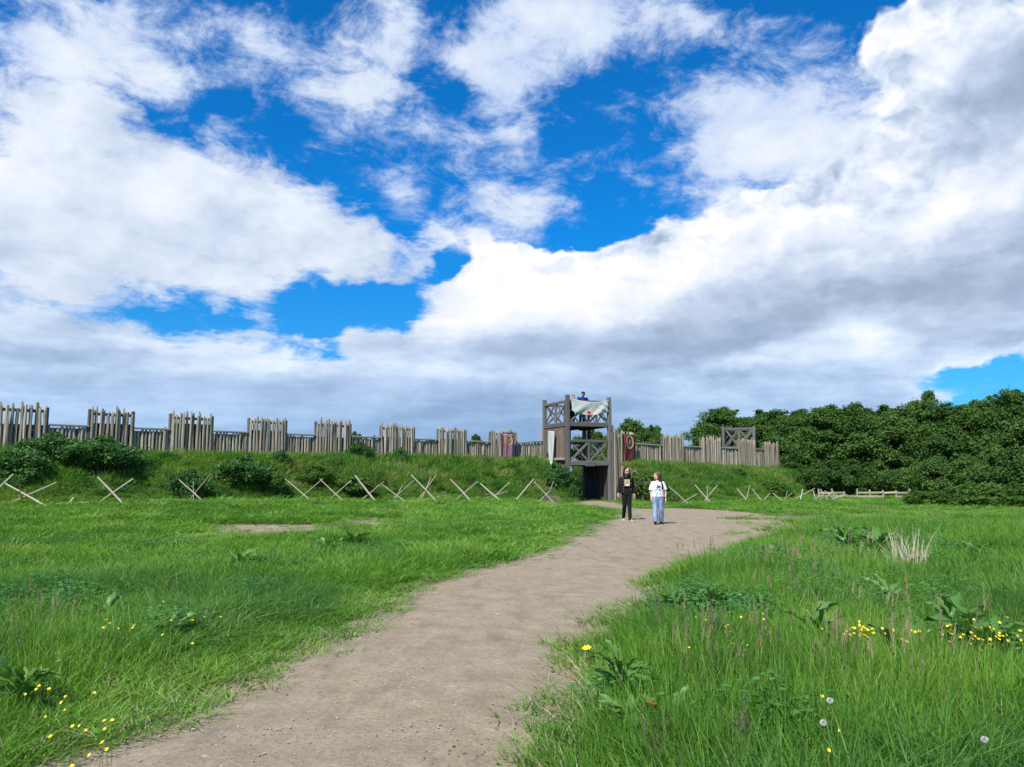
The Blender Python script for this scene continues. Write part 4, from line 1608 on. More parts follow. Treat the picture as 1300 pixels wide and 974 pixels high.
CROSSES = [
    ('single pale pole sticking up at the left edge below the dark bushes', [((-14, 632), (17, 602))], 1),
    ('wide low pair of crossed poles left of all, below the leftmost bushes', [((55, 641), (5, 613)), ((16, 638), (72, 612.6))], 1),
    ('tall pair of crossed poles standing clear between two bushes at the left', [((159, 643), (124, 606)), ((125, 639), (169, 608))], 1),
    ('pair of crossed poles with a thin twig, in front of a small round dark bush', [((261, 640), (227, 609)), ((237, 639), (267, 602)), ((246, 630), (245.5, 611))], 1),
    ('thin crossed poles over yellowish grass, just right of the rightmost dark bank bush', [((394, 635.5), (362, 608)), ((376, 636.5), (410, 608))], 1),
    ('thin crossed poles below the small bush at the palisade, touching the next cross at left', [((434, 634.5), (406, 608)), ((418, 635.5), (446, 610))], 1),
    ('crossed poles with one thick pole leaning far left, mid bank', [((476, 636), (450.6, 603.6)), ((457, 636), (487, 611.6))], 1),
    ('low thin crossed poles with a third short stick, between two taller crosses', [((511, 634), (485, 615)), ((498, 634), (525, 610)), ((503, 630), (511, 616.5))], 1),
    ('tall symmetrical cross of pale poles left of the middle of the bank', [((554, 637), (522, 603)), ((529, 637.5), (554, 603)), ((541, 620), (547, 606))], 1),
    ('wide crossed poles, one bright and thick, below the bare stretch of bank', [((596, 635), (571.7, 608.6)), ((577, 636.5), (606, 611.5))], 1),
    ('flattened cross with a pole lying low, below the faded red banner', [((630, 631), (610, 614)), ((627, 632), (647.5, 612)), ((616, 632.5), (644, 624))], 1),
    ('lone slanting pole right of the flattened cross', [((655.5, 634.5), (677.6, 608))], 1),
    ('bundle of three crossed poles nearest the bush at the gate tower', [((702.6, 638), (678, 611.5)), ((692, 637), (703, 611)), ((688, 633), (707, 615.6))], 1),
    ('long bright pole crossed by a short one, right behind the white shirted walker', [((877, 643), (848.5, 617.6)), ((865, 639), (885.4, 627))], 1),
    ('cross with a thick upright pole in its middle on the right bank', [((904, 640), (882, 615.4)), ((894, 637), (911, 616)), ((897, 643), (898, 616.7))], 1),
    ('small cross with one steep bright pole, on the right bank', [((948.5, 636), (935.7, 620.4)), ((946.8, 638), (952, 616))], 1),
    ('low zigzag of two poles right of the steep bright pole', [((968, 637), (954.7, 620.8)), ((968, 637), (977.8, 626))], 1),
    ('low pair with a stout upright peg on the right bank', [((995, 637), (980.6, 626)), ((995.4, 639.5), (999.6, 624.5)), ((993, 637), (1005, 626))], 1),
    ('upright peg with a pole lying on it, at the end of the right bank', [((1016, 636), (1019, 621)), ((1012, 632), (1034.7, 620))], 1),
    ('leftmost of the tangled pale poles before the low fence', [((1036, 635), (1032, 622)), ((1031, 635), (1045, 628))], 1),
    ('middle of the tangled pale poles before the low fence', [((1051, 635), (1041.5, 621)), ((1045, 635), (1047, 626)), ((1040, 634), (1056, 626))], 1),
    ('steep crossed poles in the tangle before the low fence', [((1061, 636), (1047, 623)), ((1053, 636), (1058, 624)), ((1060, 635), (1057.5, 623))], 1),
    ('rightmost of the tangled pale poles before the low fence', [((1052, 636), (1073, 627)), ((1056, 636), (1076, 628)), ((1066, 635), (1060, 626))], 1),
]
for lab, poles, _ in CROSSES:
    mx_ = sum(p[0][0] + p[1][0] for p in poles) / (2 * len(poles))
    o0 = at(mx_, 637, c_depth(mx_))
    origin = Vector((o0.x, o0.y, hz(o0.x, o0.y)))
    one = len(poles) == 1
    r = empty('leaning_pole' if one else 'crossed_stakes', origin, 0, lab, 'pole' if one else 'crossed stakes', 'stake obstacles along the foot of the bank')
    for i, (p0, p1) in enumerate(poles):
        thick = 0.030 if i == 0 else (0.026 if i == 1 else 0.020)
        if 'thin' in lab:
            thick *= 0.72
        if 'thick' in lab and i == 0:
            thick *= 1.25
        pole_between(r, origin, p0, p1, (0.16, -0.16, 0.04)[i], thick)

for lab, p0, p1, rr in (
        ('dark pole lying in the grass right of the widest cross at the left', (55, 638), (80, 640), .035),
        ('short pale stick poking up beside a lying pole at the left', (84, 644), (94, 631.5), .03),
        ('pale pole lying flat beside the short stick at the left', (90, 639.5), (113, 638.8), .03),
        ('pole lying in the grass left of the cross at the round dark bush', (191.7, 638), (236, 640), .04),
        ('long thin pole lying in the grass below the large dark bush', (302, 637), (339, 639.4), .035),
        ('short peg leaning left beside the long lying pole', (346, 642), (337, 633), .03)):
    o0 = at((p0[0] + p1[0]) / 2, 639, c_depth(p0[0]))
    origin = Vector((o0.x, o0.y, hz(o0.x, o0.y)))
    po = pole_between(None, origin, p0, p1, 0.05, rr)
    po.name = 'loose_pole'
    po.location = origin
    tag(po, lab, 'pole', 'loose poles in the grass')

# ------------------------------------------------------------------ low fence before the wood
fa, fb_ = Vector(ground_xy(1040, 48.5, 632)), Vector(ground_xy(1172, 47.0, 632))
froot = empty('low_fence', (fa.x, fa.y, hz(*fa)), 0, 'low grey post and rail fence at the foot of the dark trees on the right', 'fence')
nf = 9
fpts = [fa.lerp(fb_, i / (nf - 1)) for i in range(nf)]
for i, p in enumerate(fpts):
    z = hz(p.x, p.y) - froot.location.z
    m = MB()
    x, y = p.x - fa.x, p.y - fa.y
    m.pole([(x, y, z - .2), (x + random.uniform(-.03, .03), y, z + random.uniform(.48, .68))], [.06, .05], 7, .1)
    m.obj('post', M['pale_pole' if i % 3 == 0 else 'stake'], froot)
    if i < nf - 1:
        q = fpts[i + 1]
        for zz in (0.18, 0.40):
            if (i, zz) in ((2, .40), (5, .18)):
                continue
            r_ = MB()
            z2 = hz(q.x, q.y) - froot.location.z
            r_.beam((x, y - .06, z + zz), (q.x - fa.x, q.y - fa.y - .06, z2 + zz + random.uniform(-.04, .04)), .05, .12)
            r_.obj('rail', M['stake'], froot)

# ------------------------------------------------------------------ trees and bushes
M['crown'] = mat_leaf('tree_leaves', [(0.1, (0.032, 0.077, 0.019)), (0.5, (0.064, 0.137, 0.029)), (0.9, (0.130, 0.214, 0.051))], 0.25, 0.35, inst=False, rough=0.7, spec=0.12)
M['crown_pale'] = mat_leaf('pale_tree_leaves', [(0.1, (0.039, 0.099, 0.023)), (0.5, (0.075, 0.157, 0.033)), (0.9, (0.139, 0.233, 0.060))], 0.28, 0.35, inst=False, rough=0.7, spec=0.12)
M['bramble'] = mat_leaf('bush_leaves', [(0.1, (0.030, 0.091, 0.024)), (0.5, (0.057, 0.153, 0.035)), (0.9, (0.115, 0.231, 0.059))], 0.25, 0.8, inst=False, rough=0.5)
M['bramble_pale'] = mat_leaf('pale_bush_leaves', [(0.1, (0.045, 0.105, 0.016)), (0.5, (0.075, 0.165, 0.024)), (0.9, (0.125, 0.215, 0.040))], 0.3, 0.8, inst=False, rough=0.5)
M['bark'] = mat_wood('tree_bark', (0.035, 0.03, 0.025), (0.075, 0.065, 0.052), (0.14, 0.125, 0.10))


def leaf_cards(cent, rad, per, size, r_, flat=0.8, out=0.4, fill=0.2):
    """Leaf sprays round clump centres: kites of two triangles, tilted every way but mostly facing out and up."""
    n = len(cent) * per
    c = np.repeat(np.asarray(cent), per, 0)
    R_ = np.repeat(np.asarray(rad), per)[:, None]
    d = r_.normal(size=(n, 3))
    d /= np.linalg.norm(d, axis=1, keepdims=True)
    rr = (fill + (1 - fill) * r_.uniform(size=(n, 1)) ** 0.5) * (1 + 0.35 * np.abs(r_.normal(size=(n, 1))) * (r_.uniform(size=(n, 1)) < .3))
    p = c + d * rr * R_ * np.array([1, 1, flat])
    nrm = d * out + np.array([0, 0, 0.45]) + r_.normal(size=(n, 3)) * 0.55
    nrm /= np.linalg.norm(nrm, axis=1, keepdims=True)
    t = np.cross(nrm, r_.normal(size=(n, 3)))
    t /= np.linalg.norm(t, axis=1, keepdims=True)
    b = np.cross(nrm, t)
    s = size * r_.uniform(0.6, 1.35, (n, 1))
    v0 = p - t * s * 0.55
    v1 = p + b * s * 0.36 + nrm * s * 0.08
    v2 = p + t * s * 0.6 - nrm * s * 0.12
    v3 = p - b * s * 0.36 + nrm * s * 0.08
    V = np.stack([v0, v1, v2, v3], 1).reshape(-1, 3)
    k = np.arange(n) * 4
    Fq = np.concatenate([np.stack([k, k + 1, k + 2], 1), np.stack([k, k + 2, k + 3], 1)])
    return V, Fq


def tree_meshes(seed, H, rx, crown_base, clumps, per, size, mat, clump_r=(0.5, 0.95), trunk_r=0.16):
    """Trunk with limbs, and a crown of leaf clumps with gaps between them."""
    r_ = np.random.default_rng(seed)
    cz, hz_ = (H + crown_base) / 2, (H - crown_base) / 2
    cent, rad = [], []
    lean = r_.normal(0, 0.25, 2)
    tries = 0
    while len(cent) < clumps and tries < 4000:
        tries += 1
        d = r_.normal(size=3)
        d /= np.linalg.norm(d)
        q = r_.uniform(0.35, 1.0) ** 0.5
        egg = 1.0 - 0.42 * max(0.0, d[2])
        p = np.array([d[0] * rx * q * egg + lean[0] * (d[2] > 0), d[1] * rx * q * egg + lean[1] * (d[2] > 0), cz + d[2] * hz_ * q])
        cr = r_.uniform(*clump_r) * (0.75 + 0.35 * (1 - abs(d[2])))
        if any(np.linalg.norm(p - o) < 0.62 * (cr + orr) * 0.8 for o, orr in zip(cent, rad)):
            if tries < 2500:
                continue
        if len(cent) > 8 and min(np.linalg.norm(p - o) - (cr + orr) for o, orr in zip(cent, rad)) > -0.12:
            continue
        cent.append(p)
        rad.append(cr)
    # loose sprays that break the outline
    n0 = len(cent)
    for _ in range(int(n0 * 0.9)):
        q = r_.integers(0, n0)
        d = r_.normal(size=3)
        d[2] = abs(d[2]) * 0.8 if r_.uniform() < .7 else d[2]
        d /= np.linalg.norm(d)
        e = cent[q] + d * rad[q] * r_.uniform(0.85, 1.25) * np.array([1, 1, .9])
        if e[2] > 0.1:
            cent.append(e)
            rad.append(rad[q] * r_.uniform(0.22, 0.42))
    V, Fq = leaf_cards(cent[:n0], rad[:n0], per, size, r_)
    V2, F2 = leaf_cards(cent[n0:], rad[n0:], max(20, per // 7), size, r_)
    Fq = np.concatenate([Fq, F2 + len(V)])
    V = np.concatenate([V, V2])
    crown = np_mesh('crown', V, Fq, mat)
    m = MB()
    top = np.array([lean[0] * .6, lean[1] * .6, crown_base + (H - crown_base) * 0.62])
    f = [0, .3, .6, 1]
    m.pole([tuple(np.array([r_.normal(0, .06), r_.normal(0, .06), 0]) * (t > 0) + top * t - np.array([0, 0, 0.3 * (t == 0)])) for t in f], [trunk_r * q for q in (1.25, .9, .65, .3)], 8, .1)
    for i in range(min(18, len(cent))):
        e = cent[i]
        s = top * r_.uniform(0.35, 0.9)
        mid = (s + e) / 2 + r_.normal(0, 0.15, 3) - np.array([0, 0, 0.1])
        m.pole([tuple(s), tuple(mid), tuple(e)], [trunk_r * .42, trunk_r * .28, trunk_r * .12], 5)
    return m.mesh('trunk', M['bark'], True), crown


WOOD = [tree_meshes(500 + k, 7.0, 2.7, 0.5, 88, 560, 0.135, M['crown'], (0.30, 0.90)) for k in range(4)]
WOOD_PALE = [tree_meshes(520 + k, 7.0, 2.4, 0.9, 90, 520, 0.13, M['crown_pale'], (0.32, 0.8)) for k in range(2)]
UNDER = [tree_meshes(540 + k, 3.2, 1.9, 0.0, 50, 520, 0.13, M['crown'], (0.3, 0.7), 0.08) for k in range(3)]


def place_tree(px, top, depth, kind, half, label, group=None, name='tree', cat='tree', base=0.0):
    tr, cr = kind
    xy = ground_xy(px, depth, 560)
    z0 = hz(*xy) - 0.05
    zt = at(px, top, depth).z
    H0 = max(v.co.z for v in cr.vertices) if not cr.get('top') else cr['top']
    cr['top'] = H0
    R0 = cr.get('rad') or float(np.percentile([abs(v.co.x) for v in cr.vertices], 97))
    cr['rad'] = R0
    sz = (zt - z0) / H0
    sx = (half / F_PX * depth) / R0
    r = empty(name, (xy[0], xy[1], z0), random.uniform(0, 6.28), label, cat, group)
    for nm, me in (('trunk' if name == 'tree' else 'branches', tr), ('crown' if name == 'tree' else 'foliage', cr)):
        o = obj(nm, me, r)
        o.scale = (sx, sx, sz)
    return r


G_WOOD = 'trees of the dark wood on the right'
TREES = [
    (917, 515, 68, 'p', 33, 'rounded paler green tree at the left end of the wood, behind the small watchtower', None),
    (893, 553, 74, 'p', 17, 'small pale tree showing low over the palisade left of the watchtower', None),
    (972, 517, 66, 'd', 36, 'leftmost of the dark wood trees, rising right beside the small watchtower', G_WOOD),
    (1012, 518, 62, 'd', 40, 'dark tree standing over the right end of the palisade', G_WOOD),
    (1052, 512, 59, 'p', 38, 'slightly paler tree directly above the tangled poles', G_WOOD),
    (1092, 509, 58, 'd', 42, 'dark tree above the left half of the low fence', G_WOOD),
    (1133, 510, 57, 'd', 42, 'dark tree above the right half of the low fence, left of the first high peak', G_WOOD),
    (1172, 495, 56, 'd', 34, 'high peaked dark tree above the right end of the low fence', G_WOOD),
    (1212, 508, 55, 'd', 40, 'dark tree in the dip between the two high peaks of the wood', G_WOOD),
    (1252, 500, 53, 'p', 42, 'tall paler leaved tree near the right edge of the picture', G_WOOD),
    (1292, 490, 52, 'd', 38, 'tallest tree, cut by the right edge of the picture', G_WOOD),
    (1345, 492, 51, 'd', 48, 'dark tree just outside the right edge of the picture', G_WOOD),
    (1400, 490, 50, 'd', 50, 'dark tree well outside the right edge of the picture', G_WOOD),
    (798, 529, 78, 'd', 27, 'dark round tree rising behind the palisade just right of the gate tower', None),
    (829, 537, 80, 'd', 17, 'small dark tree right of the round one behind the palisade', None),
    (757, 541, 82, 'd', 22, 'dark tree seen through the open middle of the gate tower', None),
    (606, 549, 84, 'd', 14, 'low dark tree top over the palisade left of the faded red banner', None),
    (451, 546, 84, 'd', 12, 'dark tree top over the palisade above the middle of the left bank', None),
    (548, 556, 88, 'p', 9, 'tiny tree top over the low palisade section between the two middle raised sections', None),
    (476, 552, 90, 'd', 6, 'tiniest pointed tree top over the palisade', None),
    (306, 545, 80, 'd', 11, 'dark tree top over the palisade left of the fourth raised section', None),
    (208, 541, 76, 'd', 9, 'dark tree top over the palisade left of the third raised section', None),
]
for i, (px, top, dep, kd, half, lab, grp) in enumerate(TREES):
    kind = (WOOD if kd == 'd' else WOOD_PALE)[i % (4 if kd == 'd' else 2)]
    place_tree(px, top, dep, kind, half * 1.12, lab, grp)
place_tree(731, 584, 62, UNDER[1], 15, 'green shrub seen through the gateway under the gate tower', None, 'shrub', 'shrub')
# a second rank deeper in the wood
for i, px in enumerate((990, 1032, 1072, 1112, 1152, 1195, 1235, 1275, 1320)):
    place_tree(px, 520 + (i % 3) * 3, 66 - i * 0.6, WOOD[(i + 1) % 4], 46, 'dark tree of the second rank, deep inside the wood', 'second rank of the wood')
for i, (px, top, dep, half) in enumerate(((985, 590, 62, 24), (1012, 585, 58, 26), (1045, 582, 54, 30), (1080, 588, 53, 26), (1108, 580, 53, 28), (1140, 592, 52, 24), (1168, 585, 51.5, 28), (1196, 575, 50, 34), (1232, 572, 49, 36), (1270, 566, 48, 38), (1305, 562, 47, 40), (1350, 560, 46, 44))):
    lab = ('dark shrub under the trees at the right end of the bank', 'dark shrub behind the end stakes of the palisade', 'low dark shrub behind the tangled poles', 'low shrub behind the left end of the low fence',
           'shrub behind the left middle of the low fence', 'lowest shrub, behind the right middle of the low fence', 'shrub behind the right end of the low fence', 'wide shrub just right of the low fence',
           'wide shrub under the paler tree at the right', 'tall wide shrub under the tallest tree', 'shrub cut by the right edge of the picture', 'shrub just outside the right edge of the picture')[i]
    place_tree(px, top, dep, UNDER[i % 3], half, lab, 'shrubs under the wood', 'shrub', 'shrub')

BUSH = [tree_meshes(560 + k, 1.5, 0.9, 0.0, 40, 260, 0.085, M['bramble'], (0.22, 0.38), 0.03) for k in range(3)]
BUSH_PALE = [tree_meshes(580 + k, 1.2, 0.9, 0.0, 34, 240, 0.085, M['bramble_pale'], (0.2, 0.36), 0.025) for k in range(2)]


def hit(px, py, lo=4.0, hi=75.0):
    """First place where the view through a pixel meets the ground or the bank."""
    t = lo
    while t < hi:
        p = at(px, py, t)
        if p.z <= hz(p.x, p.y):
            return p, t
        t += 0.12
    p = at(px, py, hi)
    return p, hi


def place_bush(px, py_base, top, half, kind, label, grp='bushes growing on the grassy bank'):
    p, dep = hit(px, py_base)
    tr, cr = kind
    H0 = cr.get('top') or max(v.co.z for v in cr.vertices)
    R0 = cr.get('rad') or float(np.percentile([abs(v.co.x) for v in cr.vertices], 96))
    cr['top'], cr['rad'] = H0, R0
    dep_c = dep + half / F_PX * dep * 0.25
    c = at(px, py_base, dep_c)
    z0 = p.z - 0.12
    zt = at(px, top, dep_c).z
    r = empty('bush', (c.x, c.y, z0), random.uniform(0, 6.28), label, 'bush', grp)
    for nm, me in (('branches', tr), ('foliage', cr)):
        o = obj(nm, me, r)
        s = half / F_PX * dep / R0
        o.scale = (s, s, max(0.2, (zt - z0) / H0))
    return r


for px, pb, tp, half, k, lab in (
        (12, 610, 566, 34, 0, 'dark bush at the left edge, low on the bank'),
        (66, 588, 546, 34, 1, 'large dark bush on top of the bank, left of two, before the second raised section'),
        (134, 597, 548, 34, 2, 'large dark bush under the second raised section of the palisade'),
        (30, 618, 592, 22, 0, 'smaller bush below the two large ones, above the wide low cross'),
        (238, 631, 594, 22, 1, 'round dark bush at the foot of the bank, behind a cross with a thin twig'),
        (311, 618, 573, 31, 2, 'big isolated dark bush in the middle of the left bank'),
        (357, 590, 571, 12, 0, 'little dark bush under the fourth raised section of the palisade'),
        (405, 580, 557, 14, 1, 'dark bush against the palisade left of the fifth raised section'),
        (458, 583, 558, 15, 2, 'green bush against the palisade right of the fifth raised section'),
        (509, 584, 567, 9, 0, 'small bush below the sixth raised section of the palisade'),
        (711, 622, 585, 16, 1, 'dense dark bush at the left corner of the gate tower'),
        (694, 613, 596, 12, 2, 'small dark bush left of the one at the gate tower'),
        (727, 634, 612, 6, 0, 'narrow dark bush inside the gateway, left side')):
    place_bush(px, pb, tp, half, BUSH[k], lab)
for px, pb, tp, half, k, lab in (
        (343, 624, 600, 17, 0, 'pale low bush right below the big isolated dark one'),
        (395, 612, 590, 22, 1, 'low pale leafy growth behind the thin crossed poles'),
        (440, 626, 604, 26, 0, 'leafy green growth behind the crossed poles in mid bank'),
        (160, 588, 570, 22, 1, 'pale leafy growth right of the two large dark bushes'),
        (824, 628, 594, 17, 0, 'tall nettle growth on the bank between the two walkers'),
        (843, 640, 612, 16, 1, 'leafy growth on the bank just right of the white shirted walker'),
        (990, 632, 610, 17, 0, 'leafy growth at the right end of the bank'),
        (935, 605, 594, 10, 1, 'little bush at the foot of the right palisade')):
    place_bush(px, pb, tp, half, BUSH_PALE[k], lab)
# brambles that close the field at the right
for px, pb, tp, half, k, lab in (
        (1186, 642, 622, 24, 0, 'low bramble just right of the low fence, first of the edge of the field'),
        (1226, 644, 616, 30, 1, 'bramble mound left of the corner mound at the field edge'),
        (1268, 645, 611, 34, 2, 'bramble mound second from the right picture edge'),
        (1312, 646, 606, 40, 0, 'bramble mound at the right picture edge')):
    place_bush(px, pb, tp, half, BUSH_PALE[k % 2], lab, 'brambles along the right edge of the field')

# ------------------------------------------------------------------ plants in the meadow
M['dock'] = mat_leaf('dock_leaf', [(0.1, (0.060, 0.157, 0.027)), (0.5, (0.098, 0.225, 0.040)), (0.9, (0.153, 0.289, 0.068))], 0.3, 0.9, inst=True, rough=0.45, spec=0.35)
M['rust'] = mat_leaf('rusty_leaf', [(0.1, (0.30, 0.09, 0.02)), (0.9, (0.46, 0.19, 0.04))], 0.3, 0.9, inst=True)
M['stem'] = mat_leaf('green_stem', [(0.1, (0.08, 0.14, 0.03)), (0.9, (0.16, 0.17, 0.06))], 0.1, 0.9, inst=True)
M['yellow'] = mat_plain('yellow_petals', (0.75, 0.56, 0.02), 0.4, 0.12, 20, 0.4)
M['clock'] = mat_plain('dandelion_down', (0.50, 0.50, 0.46), 0.9, 0.1, 20)


def dock_leaf_mesh(k):
    r_ = np.random.default_rng(700 + k)
    V, Fc = [], []
    n = 7
    for i in range(n + 1):
        t = i / n
        w = (0.17 * math.sin(math.pi * min(1, t * 0.93 + 0.06)) ** 0.75) * (0.55 if i == 0 else 1) * (0.15 if i == n else 1)
        x = t
        z = 0.30 * t - (0.42 + 0.16 * (k % 3)) * t * t
        wav = 0.06 * math.sin(i * 2.1 + k)
        V += [(x, -w, z + 0.05 + wav), (x, -w * .4, z + .02), (x, 0, z - 0.012), (x, w * .4, z + .02), (x, w, z + 0.05 - wav)]
    for i in range(n):
        for j in range(4):
            a = i * 5 + j
            Fc.append((a, a + 1, a + 6, a + 5))
    me = bpy.data.meshes.new('leaf')
    me.from_pydata(V, [], Fc)
    me.materials.append(M['dock'])
    me.polygons.foreach_set('use_smooth', np.ones(len(me.polygons), dtype=bool))
    return me


DOCK = [dock_leaf_mesh(k) for k in range(4)]
DOCK_RUST = dock_leaf_mesh(5)
DOCK_RUST.materials.clear()
DOCK_RUST.materials.append(M['rust'])


def dock(px, py, n, leaf, label, rust=0, stem=0.0, lift=0.0, seed=0, cat='dock plant'):
    x, y = drop(px, py)
    r_ = random.Random(seed + int(px))
    z = hz(x, y)
    root_ = empty('dock_plant', (x, y, z), r_.uniform(0, 6.28), label, cat, 'dock plants in the meadow')
    n = int(n * 1.7)
    leaf *= 0.92
    for i in range(n):
        o = bpy.data.objects.new('leaf', DOCK_RUST if i < rust else r_.choice(DOCK))
        a = 2.4 * i + r_.uniform(-.4, .4)
        hgt = lift * r_.uniform(.3, 1.0)
        rad = 0.03 + 0.05 * r_.random()
        o.location = (math.cos(a) * rad, math.sin(a) * rad, 0.03 + hgt)
        L = leaf * r_.uniform(0.45, 1.2)
        o.rotation_euler = Euler((r_.uniform(-.35, .35), -r_.uniform(0.3, 1.0) if i >= rust else -r_.uniform(0.1, 0.5), a), 'XYZ')
        o.scale = (L, L * r_.uniform(.8, 1.15), L)
        link(o, root_)
    if stem:
        m = MB()
        m.pole([(0, 0, 0), (r_.uniform(-.04, .04), r_.uniform(-.04, .04), stem * .6), (r_.uniform(-.08, .08), r_.uniform(-.08, .08), stem)], [.010, .008, .005], 6)
        m.obj('stem', M['stem'], root_)
    return root_


dock(790, 905, 16, 0.22, 'large pale green dock plant at the right path edge in the foreground', lift=.30, stem=.42)
dock(800, 952, 10, 0.20, 'dock plant with an orange leaf, nearest the path at the bottom', rust=3, lift=.22)
dock(845, 955, 12, 0.22, 'dock plant just right of the one with the orange leaf', lift=.18)
dock(1262, 868, 12, 0.42, 'biggest dock plant, dark leaves, near the right edge of the picture', lift=.36, stem=.5)
dock(1215, 835, 8, 0.34, 'dock plant among the buttercups near the right edge', lift=.36)
dock(1158, 872, 9, 0.30, 'dock plant left of the biggest one, above the dandelion clocks', lift=.22)
dock(1130, 790, 8, 0.26, 'dock plant above the middle of the buttercup patch', lift=.32)
dock(1040, 850, 7, 0.26, 'dock plant with a tall stem left of the buttercup patch', lift=.4, stem=.62)
dock(1076, 712, 10, 0.42, 'tall dock left of the dry straw tuft, with upright leaves', lift=.5, stem=.75)
dock(1116, 715, 9, 0.42, 'dark dock between the tall dock and the dry straw tuft', lift=.38)
dock(1245, 720, 9, 0.28, 'dock well right of the dry straw tuft', lift=.3)
dock(906, 792, 14, 0.22, 'dark dock in the nettle patch right of the path bend, on its right', lift=.24)
dock(855, 788, 14, 0.22, 'dark dock in the nettle patch right of the path bend, on its left', lift=.22)
dock(450, 698, 8, 0.42, 'dock in the short grass left of the path, furthest of the left side', lift=.16)
dock(418, 704, 6, 0.34, 'smaller dock beside the furthest one left of the path', lift=.12)
dock(304, 725, 5, 0.36, 'dock with one pale upright leaf in the middle of the left meadow', lift=.18)
dock(215, 822, 11, 0.26, 'dark bushy dock in the left foreground grass', lift=.2)
dock(132, 800, 8, 0.26, 'dock in the left foreground, left of the dark bushy one', lift=.2)
dock(30, 912, 9, 0.30, 'dock at the left bottom edge of the picture', lift=.24)
dock(980, 722, 8, 0.26, 'dock on the grassy rise right of the bare path patch', lift=.22)

# dry straw tuft
M['bleached'] = mat_leaf('bleached_straw', [(0.1, (0.46, 0.40, 0.28)), (0.9, (0.70, 0.64, 0.50))], 0.15, 0.5)
x, y = drop(1155, 738)
me = clump_mesh('dry_grass_tuft', 110, 0.17, 0.5, 1.0, 0.009, 0.24, M['bleached'], 801, 4, 0.3)
o = obj('dry_grass_tuft', me)
o.location = (x, y, hz(x, y))
o.scale = (1.3, 1.3, 0.92)
tag(o, 'pale dry straw tuft standing above the green grass on the right', 'grass tuft')


def flower_mesh(name, h, petals, pr, seed, head=None):
    r_ = random.Random(seed)
    m = MB()
    tip = Vector((r_.uniform(-.04, .04), r_.uniform(-.04, .04), h))
    m.pole([(0, 0, -.02), tuple(tip * .5 + Vector((.01, 0, 0))), tuple(tip)], [.003, .0025, .002], 4)
    ns = len(m.f)
    if head is None:
        ax = Vector((r_.uniform(-.3, .3), -0.45 + r_.uniform(-.3, .3), 1)).normalized()
        s = ax.orthogonal().normalized()
        u = ax.cross(s)
        for k in range(petals):
            a, b = 2 * math.pi * k / petals, 2 * math.pi * (k + .85) / petals
            c = (a + b) / 2
            e = lambda q, rr, up: tip + (s * math.cos(q) + u * math.sin(q)) * rr + ax * up
            m.add([tip, e(a, pr * .8, pr * .35), e(c, pr * 1.1, pr * .45), e(b, pr * .8, pr * .35)], [(0, 1, 2, 3)])
    else:
        n = 70
        for k in range(n):
            z = 1 - 2 * (k + .5) / n
            q = 2.39996 * k
            d = Vector((math.cos(q) * math.sqrt(1 - z * z), math.sin(q) * math.sqrt(1 - z * z), z))
            s = d.orthogonal().normalized() * head * .28
            u = d.cross(s)
            e = tip + d * head
            m.add([tip + d * head * .2, e + s, e + u * .6, e - s], [(0, 1, 2), (0, 2, 3)])
    me = m.mesh(name, M['stem'])
    me.materials.append(M['yellow'] if head is None else M['clock'])
    me.polygons.foreach_set('material_index', np.array([0] * ns + [1] * (len(m.f) - ns), dtype=np.int32))
    return me


BUTTER = [flower_mesh('buttercup', 0.5, 5, 0.017, 900 + k) for k in range(4)]


def flower(px, py, h, label, group):
    d = ray(px, py)
    t = (h - CAM_H) / d.z
    for _ in range(4):
        p = Vector((0, 0, CAM_H)) + d * t
        t = (hz(p.x, p.y) + h - CAM_H) / d.z
    p = Vector((0, 0, CAM_H)) + d * t
    o = obj('buttercup', random.choice(BUTTER))
    o.location = (p.x, p.y, hz(p.x, p.y))
    s = random.uniform(.6, 1.0) * min(1.0, 0.40 + p.y / 14)
    o.scale = (s, s, h / 0.5)
    o.rotation_euler = (random.gauss(0, .05), random.gauss(0, .05), random.uniform(-.7, .7))
    tag(o, label, 'flower', group)


fr = random.Random(55)
for cx, cy, sx, sy, n, h, lab in (
        (1100, 802, 30, 8, 34, .40, 'yellow buttercup in the left patch of flowers in the right meadow'),
        (1242, 805, 34, 9, 52, .40, 'yellow buttercup in the right patch of flowers, near the right picture edge'),
        (945, 790, 40, 22, 14, .36, 'yellow buttercup scattered over the dark grass right of the path bend'),
        (1075, 868, 60, 40, 5, .36, 'yellow buttercup below the left flower patch'),
        (205, 800, 70, 16, 12, .34, 'yellow buttercup in the left meadow, further from the path bottom'),
        (105, 905, 60, 40, 20, .34, 'yellow buttercup in the tall grass at the bottom left')):
    for _ in range(n):
        flower(cx + fr.gauss(0, sx * .8), cy + fr.gauss(0, sy * .8), h * fr.uniform(.85, 1.15), lab, lab.replace('yellow buttercup', 'buttercups'))
for px, py, h, lab in ((1050, 917, .40, 'round white dandelion clock, lowest of the three on the right'), (1067, 891, .46, 'thin stemmed dandelion clock above the round white one'), (1243, 937, .38, 'dandelion clock at the bottom right below the biggest dock')):
    d = ray(px, py)
    p = Vector((0, 0, CAM_H)) + d * ((h - CAM_H) / d.z)
    o = obj('dandelion_clock', flower_mesh('dandelion_clock', h, 0, 0, int(px), head=0.016))
    o.location = (p.x, p.y, hz(p.x, p.y))
    tag(o, lab, 'dandelion')
d = ray(741, 822)
p = Vector((0, 0, CAM_H)) + d * ((0.16 - CAM_H) / d.z)
o = obj('yellow_flower', flower_mesh('yellow_flower', 0.16, 9, 0.042, 77))
o.location = (p.x, p.y, hz(p.x, p.y))
tag(o, 'lone yellow dandelion in flower at the right edge of the path', 'flower')

